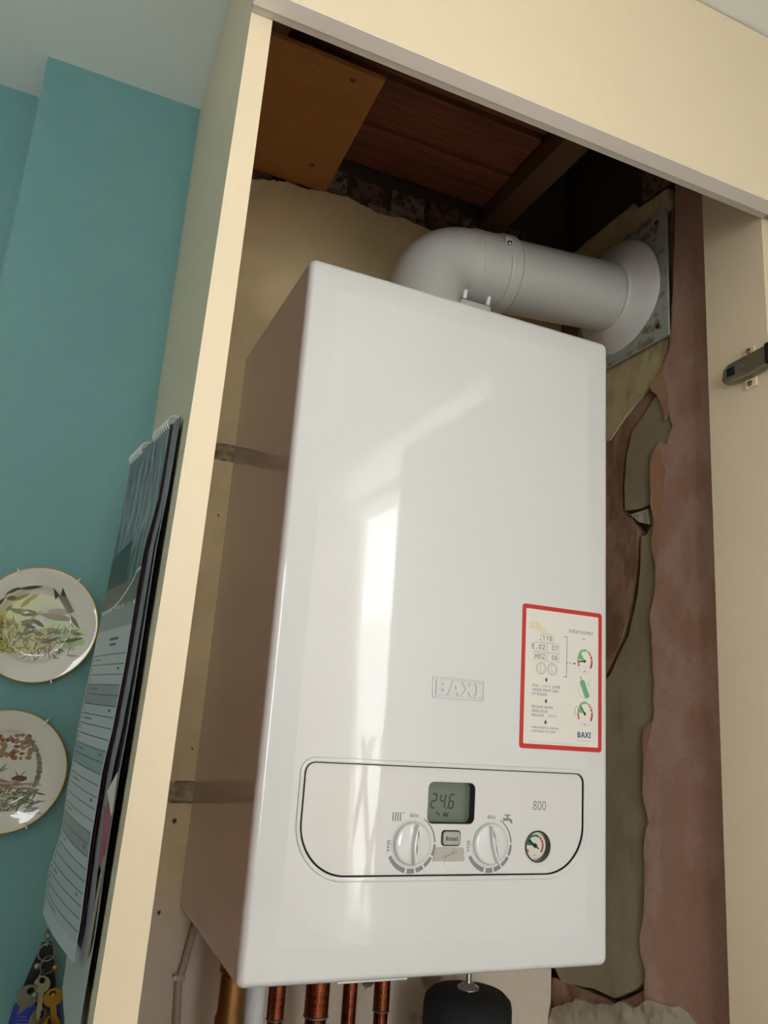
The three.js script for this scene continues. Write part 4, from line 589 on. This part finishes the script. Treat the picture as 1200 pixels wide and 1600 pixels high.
// ---------------------------------------------------------------- keys on the teal wall, bottom left
{
  const hook = tag(group('key_hook', scene, [-0.3345, -0.022, BACK]), 'small metal hook on the teal wall holding the keys', 'hook');
  mesh('hook_wire', tube([[0, 0.004, 0], [0, 0.004, 0.018], [0, -0.002, 0.030], [0, -0.004, 0.024]], 0.0016, 24, 8), M.steel, hook);
  mesh('ball_end', new THREE.SphereGeometry(0.0034, 16, 12).translate(0, 0.004, 0.022), M.steel, hook);
  const b = tag(group('key_bunch', scene, [-0.3350, -0.026, BACK + 0.022]), 'bunch of brass and silver keys with a blue tag under the calendar', 'keys');
  mesh('leather_fob', extrude(shapeOf([[-0.004, 0.000], [0.006, 0.000], [0.016, -0.040], [0.016, -0.085], [-0.018, -0.085], [-0.018, -0.050]]), 0.003, 0.0008).translate(0, 0, -0.008), M.dark, b);
  for (let i = 0; i < 4; i++) mesh('key_ring', new THREE.TorusGeometry(0.0085, 0.0009, 8, 32).rotateY(0.5 * i).translate(0.002 + 0.003 * (i % 2), -0.008 - 0.012 * i, 0.001 * i), M.steel, b);
  const bow = (mat, x, y, a, s) => {
    const k = group('key', b, [x, y, 0.004 + rnd(0, 0.006)]); k.rotation.set(rnd(-0.3, 0.3), rnd(-0.7, 0.7), a);
    const sh = new THREE.Shape(); sh.absarc(0, 0, 0.0105 * s, 0, Math.PI * 2); const ho = new THREE.Path(); ho.absarc(0, 0.005 * s, 0.0035 * s, 0, Math.PI * 2); sh.holes.push(ho);
    mesh('bow', extrude(sh, 0.0018, 0.0004), mat, k);
    mesh('blade', extrude(shapeOf([[-0.0034 * s, -0.009 * s], [0.0034 * s, -0.009 * s], [0.0034 * s, -0.030 * s], [0.0016 * s, -0.032 * s], [0.0030 * s, -0.035 * s], [0.0014 * s, -0.037 * s], [0, -0.042 * s], [-0.0034 * s, -0.038 * s]]), 0.0016, 0.0003), mat, k);
  };
  bow(M.steel, -0.010, -0.046, -0.25, 1.1); bow(M.brass, 0.014, -0.048, 0.2, 0.9); bow(M.nickel, 0.002, -0.036, 0.05, 0.8); bow(M.brass, 0.016, -0.076, 0.35, 1.0); bow(M.steel, 0.004, -0.070, -0.1, 1.1); bow(M.nickel, -0.004, -0.085, -0.45, 0.9); bow(M.steel, 0.008, -0.095, 0.15, 1);
  for (const [x, y, m] of [[-0.006, -0.018, M.steel], [0.012, -0.020, M.brass], [-0.004, -0.045, M.steel], [0.014, -0.046, M.brass]]) mesh('bead', new THREE.SphereGeometry(0.0032, 14, 10).translate(x, y, 0.010), m, b);
  const tt = canvasTex(128, 192, (c, w, h) => { c.fillStyle = 'rgb(22,44,140)'; c.fillRect(0, 0, w, h); c.fillStyle = 'rgb(74,96,176)'; for (let i = 0; i < 8; i++) c.fillRect(34, 50 + i * 14, 52 + 14 * (i % 3), 5); });
  const tgx = extrude(roundRect(-0.0115, -0.042, 0.0115, 0, 0.004), 0.0022, 0.0006), p = tgx.attributes.position; for (let i = 0; i < p.count; i++) tgx.attributes.uv.setXY(i, (p.getX(i) + 0.0115) / 0.023, (p.getY(i) + 0.042) / 0.042);
  mesh('tag', tgx.rotateZ(-0.12).translate(-0.0110, -0.0545, 0.004), phys({ map: tt, roughness: 0.35 }), b).userData.label = 'blue plastic key tag';
  mesh('tag', extrude(roundRect(-0.009, -0.03, 0.009, 0, 0.004), 0.002, 0.0005).rotateZ(0.25).translate(0.014, -0.060, -0.004), std({ color: 0x1a2f96, roughness: 0.4 }), b).userData.label = 'second blue tag behind the keys';
}

// ---------------------------------------------------------------- the photographer, behind the camera: stands in the window's light and is mirrored in the plates
{
  function field(bones, c, half, res, k) {   // smooth union of tapered capsules, meshed on a grid
    const mc = new MarchingCubes(res, new THREE.MeshBasicMaterial(), false, false, 200000); mc.isolation = 0; mc.reset();
    const h = res / 2;
    for (let z = 0, q = 0; z < res; z++) for (let y = 0; y < res; y++) for (let x = 0; x < res; x++, q++) {
      const px = c[0] + (x - h) / h * half, py = c[1] + (y - h) / h * half, pz = c[2] + (z - h) / h * half; let d = 1e3;
      for (const [a, b, ra, rb] of bones) { const bx = b[0] - a[0], by = b[1] - a[1], bz = b[2] - a[2], ax = px - a[0], ay = py - a[1], az = pz - a[2], L = bx * bx + by * by + bz * bz, t = L ? clamp((ax * bx + ay * by + az * bz) / L) : 0;
        const e = Math.hypot(ax - t * bx, ay - t * by, az - t * bz) - lerp(ra, rb, t), m = clamp(0.5 + 0.5 * (d - e) / k); d = lerp(d, e, m) - k * m * (1 - m); }
      mc.field[q] = -d;
    }
    mc.update();
    const n = mc.count, g = new THREE.BufferGeometry(), p = new Float32Array(n * 3), m = new Float32Array(n * 3);
    for (let i = 0; i < n; i++) for (let j = 0; j < 3; j++) { p[3 * i + j] = c[j] + mc.positionArray[3 * i + j] * half; m[3 * i + j] = mc.normalArray[3 * i + j]; }
    g.setAttribute('position', new THREE.BufferAttribute(p, 3)); g.setAttribute('normal', new THREE.BufferAttribute(m, 3)); g.setAttribute('uv', new THREE.BufferAttribute(new Float32Array(n * 2), 2)); return g;
  }
  const person = tag(group('person', scene, [-0.52, FLOOR, 1.10]), 'person in dark jumper and jeans holding up a phone behind the camera', 'person');
  const skin = std({ color: 0xc99a80, roughness: 0.6 }), jumper = std({ color: 0x3a3f4a, roughness: 0.95 }), jeans = std({ color: 0x2c3546, roughness: 0.95 }), hair = std({ color: 0x3a2c22, roughness: 0.8 });
  const both = f => [-1, 1].flatMap(f);
  const H = s => [0.123 + s * 0.045, 1.545, -0.325];
  const body = [[[0, 1.0, 0], [0, 1.12, 0], 0.135, 0.125], [[0, 1.12, 0], [0, 1.36, 0.01], 0.125, 0.145], [[-0.12, 1.42, 0.01], [0.12, 1.42, 0.01], 0.085, 0.085], [[0, 1.42, 0.01], [0, 1.55, 0], 0.065, 0.055],
    ...both(s => [[[s * 0.165, 1.43, 0.01], [s * 0.235, 1.18, -0.09], 0.06, 0.045], [[s * 0.235, 1.18, -0.09], [H(s)[0] + s * 0.03, H(s)[1] - 0.075, H(s)[2] + 0.055], 0.044, 0.031]])];
  mesh('jumper', field(body, [0, 1.28, -0.1], 0.50, 84, 0.05), jumper, person);
  mesh('jeans', field([[[0, 0.95, 0], [0, 1.02, 0], 0.14, 0.138], ...both(s => [[[s * 0.09, 0.92, 0], [s * 0.10, 0.52, -0.01], 0.09, 0.062], [[s * 0.10, 0.52, -0.01], [s * 0.11, 0.09, 0.03], 0.062, 0.045]])], [0, 0.58, 0], 0.60, 80, 0.04), jeans, person);
  for (const s of [-1, 1]) mesh('shoe', field([[[s * 0.11, 0.045, 0.05], [s * 0.125, 0.04, -0.16], 0.042, 0.036]], [s * 0.12, 0.06, -0.05], 0.20, 40, 0.02), M.dark, person);
  const faceB = [[[0, 1.66, 0.01], [0, 1.72, 0.015], 0.088, 0.090], [[0, 1.60, -0.035], [0, 1.64, -0.02], 0.050, 0.066], [[0, 1.655, -0.098], [0, 1.625, -0.116], 0.010, 0.015], [[-0.02, 1.585, -0.093], [0.02, 1.585, -0.093], 0.010, 0.010], [[0, 1.50, 0.01], [0, 1.60, 0.01], 0.056, 0.054],
    ...both(s => [[[s * 0.090, 1.64, 0.01], [s * 0.092, 1.675, 0.015], 0.014, 0.018]])];
  mesh('head', field(faceB, [0, 1.65, 0], 0.19, 70, 0.02), skin, person);
  for (const s of [-1, 1]) mesh('eye', new THREE.SphereGeometry(0.012, 16, 12).translate(s * 0.032, 1.662, -0.074), M.plastic, person);
  mesh('hair', field([[[0, 1.73, 0.03], [0, 1.66, 0.055], 0.092, 0.080], [[0, 1.765, -0.02], [0, 1.75, 0.02], 0.062, 0.085]], [0, 1.71, 0.02], 0.19, 56, 0.02), hair, person);
  for (const s of [-1, 1]) {   // hands closed on the phone's long edges
    const [x, y, z] = H(s), b = [[[x + s * 0.030, y - 0.085, z + 0.060], [x + s * 0.022, y - 0.045, z + 0.032], 0.027, 0.026], [[x + s * 0.022, y - 0.045, z + 0.032], [x + s * 0.020, y, z + 0.028], 0.026, 0.024]];
    for (let f = 0; f < 4; f++) { const fy = y - 0.012 + f * 0.021, l = [0.016, 0.022, 0.024, 0.020][f]; b.push([[x + s * 0.022, fy, z + 0.026], [x + s * 0.012, fy + 0.004, z - 0.004 - l * 0.2], 0.0095, 0.009], [[x + s * 0.012, fy + 0.004, z - 0.004 - l * 0.2], [x - s * l * 0.5, fy + 0.004, z - 0.008], 0.009, 0.008]); }
    b.push([[x + s * 0.018, y - 0.035, z + 0.040], [x - s * 0.008, y - 0.005, z + 0.034], 0.012, 0.010], [[x - s * 0.008, y - 0.005, z + 0.034], [x - s * 0.020, y + 0.020, z + 0.028], 0.010, 0.009]);
    mesh('hand', field(b, [x + s * 0.01, y - 0.015, z + 0.025], 0.115, 76, 0.006), skin, person);
  }
  tag(mesh('phone', rbox(-0.397 - 0.036, -0.397 + 0.036, 0.165, 0.312, 0.785, 0.793, 0.003), M.dark), 'dark phone held up by the person behind the camera', 'phone');
}

renderer.render(scene, camera);
